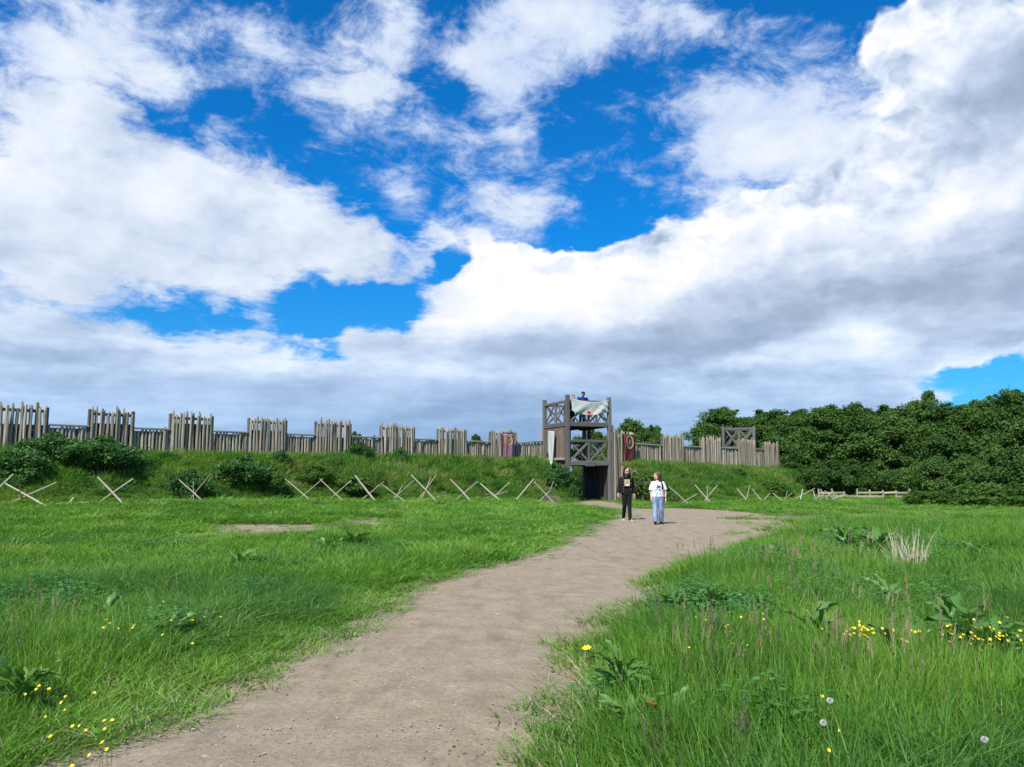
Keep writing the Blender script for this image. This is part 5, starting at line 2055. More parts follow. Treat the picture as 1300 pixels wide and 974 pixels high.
# ------------------------------------------------------------------ stones and crumbs on the path
M['pebble'] = mat_plain('pebbles', (0.36, 0.31, 0.26), 0.9, 0.4, 3.0)
M['crumb'] = mat_plain('dry_litter', (0.16, 0.11, 0.06), 0.95, 0.3, 3.0)


def pebble(k, mat):
    bm = bmesh.new()
    bmesh.ops.create_icosphere(bm, subdivisions=1, radius=1.0)
    r_ = random.Random(k)
    for v in bm.verts:
        v.co *= r_.uniform(.7, 1.15)
        v.co.z *= 0.55
    me = bpy.data.meshes.new('pebble')
    bm.to_mesh(me)
    bm.free()
    me.materials.append(mat)
    return me


PEB = source_collection('pebble', [pebble(k, M['pebble']) for k in range(4)] + [pebble(9, M['crumb'])])
NP = 42000
x = rng.uniform(-5, 7, NP)
y = 2.2 + 22 * rng.uniform(size=NP) ** 1.9
sd = path_signed(x, y)
pz = fbm(x, y, 1.1, 3, 303)
k = (sd < 0.25) & (rng.uniform(size=NP) < np.where(pz > 0.52, 0.75, 0.18) + 0.35 * (sd > -0.4))
x, y, sd = x[k], y[k], sd[k]
n = len(x)
s = np.exp(rng.normal(-5.25, 0.45, n))
s = np.clip(s, 0.0025, 0.022)
sc_ = np.stack([s * rng.uniform(.8, 1.5, n), s, s * rng.uniform(.6, 1, n)], 1)
i = np.where((sd > -0.45) & (rng.uniform(size=n) < .5), 4, rng.integers(0, 4, n))
scatter('gravel', np.stack([x, y, height(x, y) + 0.012 + 0.02 * sstep(0, .8, np.clip(-sd, 0, 3))], 1), np.stack([np.zeros(n), np.zeros(n), rng.uniform(0, 6.28, n)], 1), sc_, i, PEB)

# ------------------------------------------------------------------ people
def mat_skin(name, col):
    m, g, t = new_mat(name)
    tc = g.node('ShaderNodeTexCoord').outputs['Object']
    n = g.noise(tc, 9.0, 4, 0.6)
    c = g.mix(g.rng(n, .3, .7), tuple(v * .9 for v in col), tuple(min(1, v * 1.08) for v in col))
    b = g.node('ShaderNodeBsdfPrincipled')
    g.put(b.inputs['Base Color'], c)
    b.inputs['Roughness'].default_value = 0.5
    b.inputs['Subsurface Weight'].default_value = 0.12
    b.inputs['Subsurface Radius'].default_value = (0.01, 0.004, 0.002)
    finish(t, g, b.outputs[0])
    return m


def mat_fabric(name, a, b, scale=7.0, fold=0.5, stretch=(1, 1, .35)):
    m, g, t = new_mat(name)
    tc = g.node('ShaderNodeTexCoord').outputs['Object']
    n = g.noise(g.vmath('MULTIPLY', tc, stretch), scale, 5, 0.6)
    w = g.noise(tc, 160, 2, .5)
    c = g.mix(g.rng(n, .34, .66), a, b)
    h = g.math('ADD', g.math('MULTIPLY', n, 1.0), g.math('MULTIPLY', w, .06))
    finish(t, g, principled(g, c, 0.9, 0.06, bump(g, h, fold, 0.05)))
    return m


M['skin'] = mat_skin('skin', (0.55, 0.33, 0.25))
M['black_cloth'] = mat_fabric('black_cloth', (0.010, 0.010, 0.012), (0.020, 0.020, 0.023))
M['black_tee'] = mat_fabric('black_cotton', (0.007, 0.007, 0.008), (0.012, 0.012, 0.013))
M['white_tee'] = mat_fabric('white_cotton', (0.66, 0.69, 0.76), (0.78, 0.80, 0.84), 5, .7)
M['jeans'] = mat_fabric('pale_denim', (0.085, 0.15, 0.27), (0.30, 0.40, 0.55), 9, .5, (1.3, 1.3, .5))
M['navy'] = mat_fabric('blue_jacket', (0.012, 0.026, 0.16), (0.022, 0.045, 0.25))
M['dark_cap'] = mat_fabric('dark_cap', (0.012, 0.016, 0.03), (0.02, 0.025, 0.045))
M['grey_hat'] = mat_fabric('grey_knit', (0.085, 0.075, 0.068), (0.13, 0.115, 0.105))
M['brown_hair'] = mat_fabric('brown_hair', (0.045, 0.024, 0.014), (0.10, 0.055, 0.03), 14, .8, (3, 3, .3))
M['dark_hair'] = mat_fabric('dark_hair', (0.018, 0.012, 0.010), (0.04, 0.026, 0.02), 14, .8, (3, 3, .3))
M['shoe'] = mat_plain('black_shoe', (0.012, 0.012, 0.014), .5)
M['shoe_toe'] = mat_plain('pale_shoe', (0.55, 0.53, 0.50), .6)
M['eye_dark'] = mat_plain('dark_glass', (0.01, 0.01, 0.012), .2, spec=.5)
M['lip'] = mat_plain('lip', (0.32, 0.11, 0.10), .5)
M['brass'] = mat_plain('metal_button', (0.62, 0.52, 0.30), .35, metal=.8)
M['tee_print'] = mat_plain('cream_print', (0.50, 0.43, 0.27), .8, .2, 30)
M['tee_print2'] = mat_plain('tan_print', (0.42, 0.27, 0.16), .8, .2, 30)
M['tee_white'] = mat_plain('white_print', (0.78, 0.78, 0.74), .8, .05)
M['tee_ink'] = mat_plain('ink_print', (0.05, 0.06, 0.13), .8, .3, 30)
M['strap'] = mat_plain('black_strap', (0.012, 0.012, 0.015), .7)


def evaluated(o, name, mat, smooth=True):
    """Freeze the modifiers of a helper object into a plain mesh."""
    dg = bpy.context.evaluated_depsgraph_get()
    me = bpy.data.meshes.new_from_object(o.evaluated_get(dg))
    me.name = name
    bpy.data.objects.remove(o)
    me.materials.clear()
    me.materials.append(mat)
    if smooth:
        me.polygons.foreach_set('use_smooth', np.ones(len(me.polygons), dtype=bool))
    return me


def skin_mesh(name, verts, edges, radii, mat, root_=0, sub=2):
    me = bpy.data.meshes.new(name)
    me.from_pydata([tuple(v) for v in verts], edges, [])
    o = obj(name, me)
    o.modifiers.new('skin', 'SKIN')
    for i, sv in enumerate(me.skin_vertices[0].data):
        r_ = radii[i]
        sv.radius = r_ if isinstance(r_, tuple) else (r_, r_)
        sv.use_root = (i == root_)
    s = o.modifiers.new('sub', 'SUBSURF')
    s.levels = s.render_levels = sub
    bpy.context.view_layer.update()
    return evaluated(o, name, mat)


def loft(m, rings, n=14):
    """Closed tube through elliptical rings: (centre, half x, half y, axis)."""
    b = []
    for c, rx, ry, ax in rings:
        c = Vector(c)
        ax = Vector(ax).normalized()
        s = Vector((1, 0, 0)) - ax * ax.x
        s.normalize()
        u = ax.cross(s)
        b.append([c + s * math.cos(2 * math.pi * k / n) * rx + u * math.sin(2 * math.pi * k / n) * ry for k in range(n)])
    vs = [p for r_ in b for p in r_]
    fs = []
    for i in range(len(b) - 1):
        for k in range(n):
            fs.append((i * n + k, i * n + (k + 1) % n, (i + 1) * n + (k + 1) % n, (i + 1) * n + k))
    fs.append(tuple(range(n))[::-1])
    fs.append(tuple(range((len(b) - 1) * n, len(b) * n)))
    m.add(vs, fs)
    return m


def tube(m, pts, radii, n=12):
    pts = [Vector(p) for p in pts]
    rings = []
    for i, p in enumerate(pts):
        ax = (pts[min(i + 1, len(pts) - 1)] - pts[max(i - 1, 0)])
        r_ = radii[i]
        rx, ry = r_ if isinstance(r_, tuple) else (r_, r_)
        rings.append((p, rx, ry, ax))
    return loft(m, rings, n)


def garment(m, name, mat, parent, voxel=0.013, smooth_it=4):
    o = m.obj(name, mat)
    bm = bmesh.new()
    bm.from_mesh(o.data)
    bmesh.ops.recalc_face_normals(bm, faces=bm.faces)
    bm.to_mesh(o.data)
    bm.free()
    r_ = o.modifiers.new('weld', 'REMESH')
    r_.mode = 'VOXEL'
    r_.voxel_size = voxel
    s = o.modifiers.new('smooth', 'SMOOTH')
    s.factor = 0.5
    s.iterations = smooth_it
    bpy.context.view_layer.update()
    return obj(name, evaluated(o, name, mat), parent)


def hand_verts(wrist, axis, palm_dir, side, V_, E_, R_, w_i, k):
    """Palm and five separate, slightly curled fingers; palm_dir is where the palm faces."""
    axis = Vector(axis).normalized()
    pd_ = Vector(palm_dir)
    pd_ = (pd_ - axis * pd_.dot(axis)).normalized()
    sd_ = axis.cross(pd_).normalized() * side
    pi = len(V_)
    V_.append(wrist + axis * .055 * k)
    E_.append((w_i, pi))
    R_.append((.036 * k, .020 * k))
    for j, (off, L) in enumerate(((-.030, .068), (-.010, .078), (.011, .073), (.030, .058))):
        b = wrist + axis * .088 * k + sd_ * off * k
        m_ = b + axis * L * .55 * k + pd_ * .014 * k
        t_ = m_ + axis * L * .35 * k + pd_ * .030 * k
        q = len(V_)
        V_.extend([b, m_, t_])
        R_.extend([.0105 * k, .0092 * k, .0075 * k])
        E_.extend([(pi, q), (q, q + 1), (q + 1, q + 2)])
    b = wrist + axis * .040 * k - sd_ * .036 * k + pd_ * .008 * k
    t_ = b + axis * .045 * k - sd_ * .014 * k + pd_ * .016 * k
    q = len(V_)
    V_.extend([b, t_])
    R_.extend([.0125 * k, .0095 * k])
    E_.extend([(pi, q), (q, q + 1)])


def person(px, py, H, label, P, rz=0.0, z=None, xy=None):
    """P holds the pose: joints in body space, x to the picture's right, -y towards the viewer, in heights of the figure."""
    if xy is None:
        xy = drop(px, py)
    zz = hz(*xy) + 0.02 if z is None else z
    r = empty('person', (xy[0], xy[1], zz), rz, label, 'person')
    k = H / 1.75
    J = {n: Vector(v) * H for n, v in P['j'].items()}
    V_, E_, R_ = [], [], []

    def a(p, rad, frm=None):
        V_.append(Vector(p))
        R_.append(rad)
        if frm is not None:
            E_.append((frm, len(V_) - 1))
        return len(V_) - 1
    pel = a(J['pelvis'], (.125 * k, .09 * k))
    wst = a(J['waist'], (.115 * k, .085 * k), pel)
    chs = a(J['chest'], (.135 * k, .095 * k), wst)
    nb_ = a(J['neck'], .055 * k, chs)
    hd0 = a(J['neck'].lerp(J['head'], .55), .052 * k, nb_)
    for s in ('l', 'r'):
        sh = a(J['sh_' + s], .055 * k, chs)
        el = a(J['el_' + s], .041 * k, sh)
        wr_ = a(J['wr_' + s], .029 * k, el)
        ax = J['wr_' + s] - J['el_' + s]
        hand_verts(J['wr_' + s], ax * .5 + Vector((0, 0, -.12)), P.get('palm_' + s, (1 if s == 'l' else -1, 0, 0)), 1 if s == 'l' else -1, V_, E_, R_, wr_, k)
        hp = a(J['hip_' + s], .088 * k, pel)
        kn = a(J['kn_' + s], .056 * k, hp)
        an = a(J['an_' + s], .038 * k, kn)
    body = obj('body', skin_mesh('body', V_, E_, R_, M['skin']), r)
    # head: a shaped loft joined on the neck, with nose, ears, eyes and mouth
    hc = J['head']
    f = Vector(P.get('face', (0, -1, 0))).normalized()
    rot = Vector((0, -1, 0)).rotation_difference(f).to_matrix()
    hm = MB()
    hh = .125 * k
    prof = [(-1.0, .30, .34, -.16), (-.86, .52, .56, -.16), (-.62, .62, .72, -.08), (-.3, .70, .82, -.02), (0, .74, .90, .03), (.35, .76, .93, .06), (.65, .66, .82, .08), (.88, .42, .54, .08), (1.0, .12, .16, .08)]
    rings = []
    for z_, rx, ry, oy in prof:
        rings.append((rot @ Vector((0, oy * hh, z_ * hh)) + hc, rx * hh, ry * hh, (0, 0, 1)))
    # loft rings must turn with the face
    vs = []
    n = 16
    for z_, rx, ry, oy in prof:
        for q in range(n):
            t_ = 2 * math.pi * q / n
            p = Vector((math.cos(t_) * rx * hh, math.sin(t_) * ry * hh + oy * hh, z_ * hh))
            if abs(z_ + .3) < .05 and abs(math.sin(t_) + 1) < .12:
                p.y -= .20 * hh
            vs.append(rot @ p + hc)
    fs = []
    for i in range(len(prof) - 1):
        for q in range(n):
            fs.append((i * n + q, i * n + (q + 1) % n, (i + 1) * n + (q + 1) % n, (i + 1) * n + q))
    fs += [tuple(range(n))[::-1], tuple(range((len(prof) - 1) * n, len(prof) * n))]
    hm.add(vs, fs)
    nk = rot @ Vector((0, .10 * hh, 0))
    tube(hm, [J['neck'] - Vector((0, 0, .03 * k)), hc + nk - Vector((0, 0, .7 * hh))], [.055 * k, .050 * k], 12)
    nose = [rot @ Vector((0, -.86 * hh, .12 * hh)) + hc, rot @ Vector((0, -.99 * hh, -.20 * hh)) + hc, rot @ Vector((0, -.88 * hh, -.30 * hh)) + hc]
    tube(hm, nose, [.07 * hh, .115 * hh, .09 * hh], 8)
    for s in (-1, 1):
        ear = rot @ Vector((s * .76 * hh, .10 * hh, -.05 * hh)) + hc
        tube(hm, [ear - Vector((0, 0, .2 * hh)), ear, ear + Vector((0, 0, .22 * hh))], [.07 * hh, .12 * hh, .09 * hh], 7)
    garment(hm, 'head', M['skin'], r, .007, 2)
    em = MB()
    for s in (-1, 1):
        c = rot @ Vector((s * .30 * hh, -.80 * hh, .08 * hh)) + hc
        em.pole([c + rot @ Vector((-.10 * hh, 0, 0)), c, c + rot @ Vector((.10 * hh, 0, 0))], [.04 * hh, .085 * hh, .04 * hh], 6)
    em.obj('eyes', M['eye_dark'], r)
    c = rot @ Vector((0, -.80 * hh, -.52 * hh)) + hc
    MB().pole([c + rot @ Vector((-.22 * hh, .06 * hh, 0)), c, c + rot @ Vector((.22 * hh, .06 * hh, 0))], [.03 * hh, .06 * hh, .03 * hh], 6).obj('mouth', M['lip'], r)
    return r, J, k, hc, hh, rot


def trousers(r, J, k, mat, loose=1.0, flare=1.0, name='trousers'):
    m = MB()
    pv, ws = J['pelvis'], J['waist']
    loft(m, [(ws - Vector((0, 0, .0)), .165 * k, .125 * k, (0, 0, 1)), (pv + Vector((0, 0, .03 * k)), .185 * k, .135 * k, (0, 0, 1)), (pv - Vector((0, 0, .07 * k)), .18 * k, .13 * k, (0, 0, 1)), (pv - Vector((0, 0, .12 * k)), .14 * k, .10 * k, (0, 0, 1))], 18)
    for s in ('l', 'r'):
        h, kn, an = J['hip_' + s], J['kn_' + s], J['an_' + s]
        tube(m, [h + Vector((0, 0, .04 * k)), h.lerp(kn, .45), kn, kn.lerp(an, .5), an + Vector((0, 0, .01))],
             [.105 * k * loose, .092 * k * loose, .076 * k * loose, .070 * k * loose * flare, .066 * k * loose * flare], 14)
    return garment(m, name, mat, r, .014, 3)


def shoes(r, J, k, mat, toe=None, toes=None):
    for s in ('l', 'r'):
        a_ = J['an_' + s]
        d = Vector((toes or {}).get(s, (0, -1, 0))).normalized()
        m = MB()
        zf = a_.z - .075 * k
        pts = [a_ - d * .075 * k + Vector((0, 0, -.045 * k)), a_ - d * .02 * k + Vector((0, 0, -.035 * k)), a_ + d * .07 * k + Vector((0, 0, -.05 * k)), a_ + d * .145 * k + Vector((0, 0, -.062 * k)), a_ + d * .185 * k + Vector((0, 0, -.068 * k))]
        rr = [(.030 * k, .036 * k), (.040 * k, .048 * k), (.046 * k, .036 * k), (.045 * k, .026 * k), (.026 * k, .016 * k)]
        tube(m, pts, rr, 12)
        tube(m, [a_ + Vector((0, 0, .03 * k)), a_ - Vector((0, 0, .05 * k))], [.045 * k, .048 * k], 12)
        so = garment(m, 'shoe', mat, r, .009, 2)
        if toe:
            q = MB()
            tube(q, [a_ + d * .135 * k + Vector((0, 0, -.060 * k)), a_ + d * .178 * k + Vector((0, 0, -.066 * k)), a_ + d * .196 * k + Vector((0, 0, -.069 * k))], [(.048 * k, .028 * k), (.034 * k, .020 * k), (.012 * k, .008 * k)], 12)
            q.obj('toe_cap', toe, so, True)


def quad_mark(parent, name, mat, c, right, up, w, h, wob=0.0, n=10, seed=0):
    """Flat print lying on a garment; wob makes its outline ragged."""
    r_ = random.Random(seed)
    vs = []
    for i in range(n):
        t_ = 2 * math.pi * i / n
        q = 1 + r_.uniform(-wob, wob)
        x_, y_ = math.cos(t_), math.sin(t_)
        if wob == 0:
            mxy = max(abs(x_), abs(y_))
            x_, y_ = x_ / mxy, y_ / mxy
        vs.append(Vector(c) + Vector(right) * x_ * w / 2 * q + Vector(up) * y_ * h / 2 * q)
    me = bpy.data.meshes.new(name)
    me.from_pydata([tuple(v) for v in vs], [], [tuple(range(n))])
    me.materials.append(mat)
    o = obj(name, me, parent)
    s = o.modifiers.new('thickness', 'SOLIDIFY')
    s.thickness = .003
    return o


# -- the man in black
POSE_M = {'j': {
    'pelvis': (0, 0, .53), 'waist': (0.0, .0, .61), 'chest': (-.004, 0, .735), 'neck': (-.002, .005, .835), 'head': (.006, -.018, .928),
    'sh_l': (-.100, 0, .795), 'el_l': (-.142, .012, .64), 'wr_l': (-.166, -.035, .510),
    'sh_r': (.098, 0, .795), 'el_r': (.138, .035, .64), 'wr_r': (.152, .015, .505),
    'hip_l': (-.050, 0, .515), 'kn_l': (-.040, .004, .285), 'an_l': (-.042, .120, .062),
    'hip_r': (.050, 0, .515), 'kn_r': (.040, -.055, .285), 'an_r': (.040, -.095, .045)},
    'face': (.22, -1, .04)}
rM, J, k, hc, hh, hrot = person(796, 661.5, 1.78, 'man with long dark hair in open black jacket and black trousers walking on the path', POSE_M, 0.05)
trousers(rM, J, k, M['black_cloth'], .95)
shoes(rM, J, k, M['shoe'], M['shoe_toe'], {'l': (-.15, -1, -.2), 'r': (.25, -1, 0)})
m = MB()
loft(m, [(J['waist'] - Vector((0, 0, .05)), .155, .118, (0, 0, 1)), (J['waist'].lerp(J['chest'], .5), .168, .125, (0, 0, 1)), (J['chest'], .185, .132, (0, 0, 1)), (J['chest'] + Vector((0, 0, .10)), .165, .11, (0, 0, 1)), (J['neck'] + Vector((0, 0, .0)), .075, .07, (0, 0, 1))], 18)
garment(m, 'shirt', M['black_tee'], rM, .014, 3)
m = MB()
# jacket: a shell open at the front
for s in (-1, 1):
    for i in range(5):
        pass
n = 22
vs, fs = [], []
lev = [(.505, .20, .15), (.56, .198, .148), (.62, .19, .142), (.69, .198, .148), (.75, .196, .148), (.785, .172, .132), (.815, .125, .108), (.835, .085, .085)]
for z_, rx, ry in lev:
    for i in range(n + 1):
        gap = .62 if z_ < .8 else .45
        t_ = -math.pi / 2 + gap + (2 * math.pi - 2 * gap) * i / n
        fold = 1 + .03 * math.sin(5 * t_ + 14 * z_)
        vs.append((math.cos(t_) * rx * k * fold, math.sin(t_) * ry * k * fold + .004, z_ * 1.78))
for a_ in range(len(lev) - 1):
    for i in range(n):
        fs.append((a_ * (n + 1) + i, a_ * (n + 1) + i + 1, (a_ + 1) * (n + 1) + i + 1, (a_ + 1) * (n + 1) + i))
me = bpy.data.meshes.new('jacket')
me.from_pydata(vs, [], fs)
o = obj('jacket_shell', me)
sd_ = o.modifiers.new('s', 'SOLIDIFY')
sd_.thickness = .022
sd_.offset = 0
bpy.context.view_layer.update()
shell = evaluated(o, 'shell', M['black_cloth'])
m = MB()
m.add([v.co for v in shell.vertices], [tuple(p.vertices) for p in shell.polygons])
for s in ('l', 'r'):
    sh, el, wr_ = J['sh_' + s], J['el_' + s], J['wr_' + s]
    inn_ = Vector((.035 if s == 'l' else -.035, 0, .0))
    tube(m, [sh + inn_ * 1.6 + Vector((0, 0, .03)), sh + Vector((0, 0, -.005)), sh.lerp(el, .5), el, el.lerp(wr_, .5), wr_ + (el - wr_) * .08], [.050 * k, .068 * k, .068 * k, .063 * k, .058 * k, .055 * k], 14)
jk = garment(m, 'jacket', M['black_cloth'], rM, .011, 3)
for i, z_ in enumerate((.80, .755, .70, .645, .59, .545)):
    for s in (-1, 1):
        if s == 1 and i % 2:
            continue
        c = Vector((s * (.128 if z_ > .6 else .135) * k, -.142 * k, z_ * 1.78))
        MB().pole([c, c + Vector((0, -.012, 0))], [.013, .012], 8).obj('button', M['brass'], jk)
c = Vector((-.004, -.150 * k, .715 * 1.78))
pr_ = quad_mark(rM, 'shirt_print', M['tee_print'], c, (1, 0, 0), (0, -.06, 1), .185, .225, 0, 16)
quad_mark(pr_, 'print_figure', M['tee_print2'], c + Vector((.0, -.006, .03)), (1, 0, 0), (0, -.06, 1), .09, .12, .25, 9, 3)
quad_mark(pr_, 'print_figure', M['tee_white'], c + Vector((.005, -.007, -.075)), (1, 0, 0), (0, -.06, 1), .12, .055, .2, 9, 4)
quad_mark(pr_, 'print_figure', M['tee_print2'], c + Vector((-.04, -.006, -.03)), (1, 0, 0), (0, -.06, 1), .05, .05, .3, 8, 5)
# hair, beard and dark glasses
m = MB()
for z_, w_ in ((0, 0),):
    tube(m, [hc + hrot @ Vector((0, .05 * hh, 1.12 * hh)), hc + hrot @ Vector((0, .10 * hh, .78 * hh)), hc + hrot @ Vector((0, .30 * hh, .2 * hh)), hc + hrot @ Vector((0, .42 * hh, -.5 * hh)), hc + hrot @ Vector((0, .5 * hh, -1.3 * hh)), hc + hrot @ Vector((0, .45 * hh, -1.9 * hh))],
         [(.3 * hh, .3 * hh), (.78 * hh, .92 * hh), (.86 * hh, .74 * hh), (.88 * hh, .55 * hh), (.9 * hh, .5 * hh), (.6 * hh, .3 * hh)], 16)
for s in (-1, 1):
    tube(m, [hc + hrot @ Vector((s * .35 * hh, -.35 * hh, .85 * hh)), hc + hrot @ Vector((s * .72 * hh, -.28 * hh, .35 * hh)), hc + hrot @ Vector((s * .84 * hh, -.15 * hh, -.3 * hh)), hc + hrot @ Vector((s * .88 * hh, -.12 * hh, -1.0 * hh)), hc + hrot @ Vector((s * .85 * hh, -.2 * hh, -1.75 * hh))],
         [.16 * hh, .20 * hh, .24 * hh, .28 * hh, .16 * hh], 10)
garment(m, 'hair', M['dark_hair'], rM, .011, 2)
m = MB()
tube(m, [hc + hrot @ Vector((-.5 * hh, -.5 * hh, -.5 * hh)), hc + hrot @ Vector((-.25 * hh, -.72 * hh, -.78 * hh)), hc + hrot @ Vector((0, -.78 * hh, -.85 * hh)), hc + hrot @ Vector((.25 * hh, -.72 * hh, -.78 * hh)), hc + hrot @ Vector((.5 * hh, -.5 * hh, -.5 * hh))], [.17 * hh, .24 * hh, .28 * hh, .24 * hh, .17 * hh], 10)
garment(m, 'beard', M['brown_hair'], rM, .009, 2)
m = MB()
for s in (-1, 1):
    m.box(hc + hrot @ Vector((s * .32 * hh, -.96 * hh, .08 * hh)), (.44 * hh, .05 * hh, .28 * hh), hrot)
m.box(hc + hrot @ Vector((0, -.98 * hh, .14 * hh)), (.26 * hh, .04 * hh, .07 * hh), hrot)
m.obj('glasses', M['eye_dark'], rM)

# -- the woman in white
POSE_W = {'j': {
    'pelvis': (0, 0, .525), 'waist': (0, 0, .61), 'chest': (.002, 0, .735), 'neck': (.004, .005, .83), 'head': (-.006, -.008, .925),
    'sh_l': (-.096, 0, .79), 'el_l': (-.128, .02, .63), 'wr_l': (-.130, -.035, .495),
    'sh_r': (.098, 0, .79), 'el_r': (.146, .02, .635), 'wr_r': (.142, -.04, .495),
    'hip_l': (-.052, 0, .51), 'kn_l': (-.062, -.05, .28), 'an_l': (-.072, -.085, .045),
    'hip_r': (.052, 0, .51), 'kn_r': (.060, .005, .28), 'an_r': (.062, .075, .055)},
    'face': (-1, -.30, .05)}
rW, J, k, hc, hh, hrot = person(836, 666.8, 1.62, 'woman in white printed T-shirt, pale blue jeans and grey hat, looking towards the man', POSE_W, -0.05)
trousers(rW, J, k, M['jeans'], 1.12, 1.12, 'jeans')
shoes(rW, J, k, M['shoe'], None, {'l': (-.1, -1, 0), 'r': (.3, -1, -.25)})
m = MB()
loft(m, [(J['pelvis'] + Vector((0, 0, .0)), .205 * k, .155 * k, (0, 0, 1)), (J['waist'], .198 * k, .155 * k, (0, 0, 1)), (J['waist'].lerp(J['chest'], .6), .20 * k, .16 * k, (0, 0, 1)), (J['chest'] + Vector((0, 0, .03)), .185 * k, .145 * k, (0, 0, 1)), (J['chest'] + Vector((0, 0, .10)), .145 * k, .11 * k, (0, 0, 1)), (J['neck'] + Vector((0, 0, .005)), .075 * k, .07 * k, (0, 0, 1))], 20)
for s in ('l', 'r'):
    sh, el = J['sh_' + s], J['el_' + s]
    inn_ = Vector((.04 if s == 'l' else -.04, 0, 0))
    out_ = Vector((-.012 if s == 'l' else .012, 0, 0))
    tube(m, [sh + inn_ * 1.5 + Vector((0, 0, .025)), sh + Vector((0, 0, -.005)), sh.lerp(el, .45) + out_, sh.lerp(el, .85) + out_], [.048 * k, .066 * k, .070 * k, .076 * k], 14)
tee = garment(m, 't_shirt', M['white_tee'], rW, .011, 3)
ink = random.Random(23)
for i in range(27):
    x_, z_ = ink.gauss(0.0, .06), ink.gauss(.695, .05) * 1.62
    if i < 5:
        x_, z_ = .045 + ink.gauss(0, .025), (.735 + ink.gauss(0, .015)) * 1.62
    y_ = -(.168 - .9 * x_ * x_) * k - .006
    quad_mark(tee, 'print_blot', M['tee_ink'], (x_, y_, z_), (1, .5 * x_, 0), (0, 0, 1), ink.uniform(.012, .05), ink.uniform(.012, .05), .55, 9, 30 + i)
m = MB()
tube(m, [Vector((.085, .10, .80 * 1.62)) * 1, Vector((.095, .03, .835 * 1.62)), Vector((.112, -.06, .815 * 1.62)), Vector((.128, -.135, .745 * 1.62)), Vector((.135, -.135, .67 * 1.62))], [(.026, .009)] * 5, 8)
m.obj('bag_strap', M['strap'], rW, True)
wv_ = J['wr_r'].lerp(J['el_r'], .12)
MB().pole([wv_ + Vector((.0, 0, .014)), wv_ - Vector((0, 0, .014))], [.036 * k, .036 * k], 12).obj('watch', M['strap'], rW, True)
# long hair and knitted hat
m = MB()
tube(m, [hc + hrot @ Vector((0, .25 * hh, .75 * hh)), hc + hrot @ Vector((0, .40 * hh, .2 * hh)), hc + hrot @ Vector((0, .52 * hh, -.5 * hh)), hc + hrot @ Vector((0, .66 * hh, -1.2 * hh)), hc + hrot @ Vector((.15 * hh, .62 * hh, -1.9 * hh))], [(.6 * hh, .6 * hh), (.74 * hh, .66 * hh), (.70 * hh, .60 * hh), (.55 * hh, .55 * hh), (.28 * hh, .3 * hh)], 14)
for s in (-1, 1):
    tube(m, [hc + hrot @ Vector((s * .70 * hh, -.25 * hh, .45 * hh)), hc + hrot @ Vector((s * .80 * hh, -.05 * hh, -.1 * hh)), hc + hrot @ Vector((s * .80 * hh, .12 * hh, -.8 * hh)), hc + hrot @ Vector((s * .62 * hh, .35 * hh, -1.5 * hh))], [.16 * hh, .24 * hh, .28 * hh, .18 * hh], 10)
garment(m, 'hair', M['brown_hair'], rW, .011, 2)
m = MB()
tube(m, [hc + hrot @ Vector((0, .16 * hh, .22 * hh)), hc + hrot @ Vector((0, .16 * hh, .5 * hh)), hc + hrot @ Vector((0, .22 * hh, .9 * hh)), hc + hrot @ Vector((0, .26 * hh, 1.12 * hh)), hc + hrot @ Vector((0, .26 * hh, 1.2 * hh))], [(.86 * hh, 1.0 * hh), (.86 * hh, 1.0 * hh), (.66 * hh, .8 * hh), (.36 * hh, .42 * hh), (.1 * hh, .1 * hh)], 16)
garment(m, 'hat', M['grey_hat'], rW, .011, 2)

# -- two people up on the tower
POSE_T = {'j': {
    'pelvis': (0, .03, .53), 'waist': (0, .02, .61), 'chest': (0, -.01, .735), 'neck': (0, -.035, .83), 'head': (0, -.07, .915),
    'sh_l': (-.112, -.02, .80), 'el_l': (-.185, -.06, .685), 'wr_l': (-.13, -.16, .665),
    'sh_r': (.112, -.02, .80), 'el_r': (.190, -.06, .685), 'wr_r': (.14, -.16, .665),
    'hip_l': (-.05, .03, .515), 'kn_l': (-.052, .015, .285), 'an_l': (-.055, .03, .045),
    'hip_r': (.05, .03, .515), 'kn_r': (.052, .015, .285), 'an_r': (.055, .03, .045)},
    'face': (-.2, -1, -.35)}
deck_z = UP_Z - 0.035 + TZ
tp = tower_pt(TW * 0.44, 0.48, 0)
rT, J, k, hc, hh, hrot = person(0, 0, 1.93, 'person in bright blue jacket and dark cap atop the gate tower', POSE_T, ROT, deck_z, (tp.x, tp.y))
trousers(rT, J, k, M['dark_cap'], 1.0)
shoes(rT, J, k, M['shoe'])
m = MB()
loft(m, [(J['pelvis'], .20 * k, .15 * k, (0, 0, 1)), (J['waist'], .19 * k, .15 * k, (0, 0, 1)), (J['chest'], .215 * k, .155 * k, (0, 0, 1)), (J['chest'] + Vector((0, -.02, .11)), .185 * k, .125 * k, (0, 0, 1)), (J['neck'] + Vector((0, 0, .01)), .09 * k, .085 * k, (0, 0, 1))], 18)
for s in ('l', 'r'):
    sh, el, wr_ = J['sh_' + s], J['el_' + s], J['wr_' + s]
    inn_ = Vector((.04 if s == 'l' else -.04, 0, 0))
    tube(m, [sh + inn_, sh, sh.lerp(el, .5), el, el.lerp(wr_, .5), wr_], [.09 * k, .095 * k, .085 * k, .075 * k, .065 * k, .055 * k], 14)
garment(m, 'jacket', M['navy'], rT, .014, 3)
m = MB()
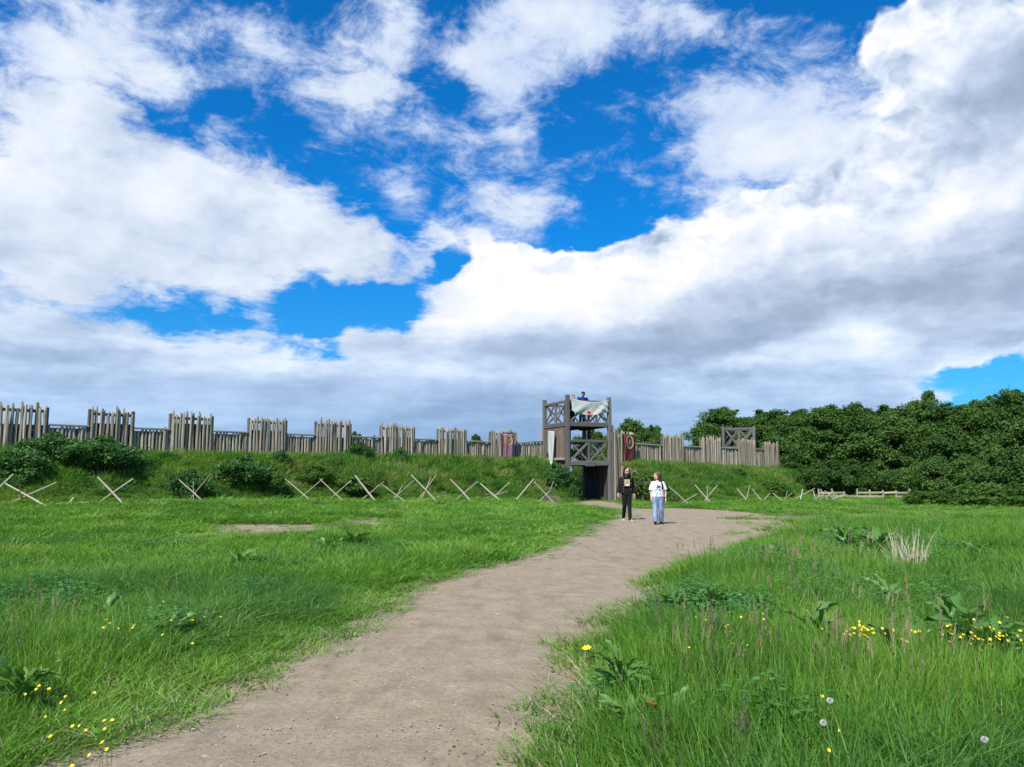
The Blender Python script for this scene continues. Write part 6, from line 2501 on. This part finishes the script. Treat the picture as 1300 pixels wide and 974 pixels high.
tube(m, [hc + hrot @ Vector((0, .12 * hh, .15 * hh)), hc + hrot @ Vector((0, .12 * hh, .5 * hh)), hc + hrot @ Vector((0, .14 * hh, .95 * hh)), hc + hrot @ Vector((0, .14 * hh, 1.12 * hh))], [(.82 * hh, .96 * hh), (.82 * hh, .96 * hh), (.58 * hh, .7 * hh), (.12 * hh, .14 * hh)], 16)
m.box(hc + hrot @ Vector((0, -1.05 * hh, .25 * hh)), (1.1 * hh, .7 * hh, .08 * hh), hrot)
garment(m, 'cap', M['dark_cap'], rT, .011, 2)

tp = tower_pt(TW * 0.235, 0.62, 0)
rC, J, k, hc, hh, hrot = person(0, 0, 1.72, 'dark haired person atop the gate tower, left of the blue jacket', POSE_T, ROT + .2, deck_z, (tp.x, tp.y))
trousers(rC, J, k, M['dark_cap'], 1.0)
shoes(rC, J, k, M['shoe'])
m = MB()
loft(m, [(J['pelvis'], .19 * k, .15 * k, (0, 0, 1)), (J['waist'], .18 * k, .15 * k, (0, 0, 1)), (J['chest'], .20 * k, .15 * k, (0, 0, 1)), (J['chest'] + Vector((0, -.02, .11)), .175 * k, .12 * k, (0, 0, 1)), (J['neck'] + Vector((0, 0, .01)), .085 * k, .08 * k, (0, 0, 1))], 18)
for s in ('l', 'r'):
    sh, el, wr_ = J['sh_' + s], J['el_' + s], J['wr_' + s]
    inn_ = Vector((.04 if s == 'l' else -.04, 0, 0))
    tube(m, [sh + inn_, sh, sh.lerp(el, .5), el, el.lerp(wr_, .5), wr_], [.085 * k, .088 * k, .08 * k, .07 * k, .062 * k, .052 * k], 14)
garment(m, 'jumper', M['black_cloth'], rC, .014, 3)
m = MB()
tube(m, [hc + hrot @ Vector((0, .30 * hh, -.6 * hh)), hc + hrot @ Vector((0, .24 * hh, 0)), hc + hrot @ Vector((0, .16 * hh, .55 * hh)), hc + hrot @ Vector((0, .14 * hh, .98 * hh)), hc + hrot @ Vector((0, .14 * hh, 1.1 * hh))], [(.70 * hh, .6 * hh), (.82 * hh, .78 * hh), (.80 * hh, .92 * hh), (.5 * hh, .6 * hh), (.1 * hh, .1 * hh)], 16)
garment(m, 'hair', M['dark_hair'], rC, .011, 2)
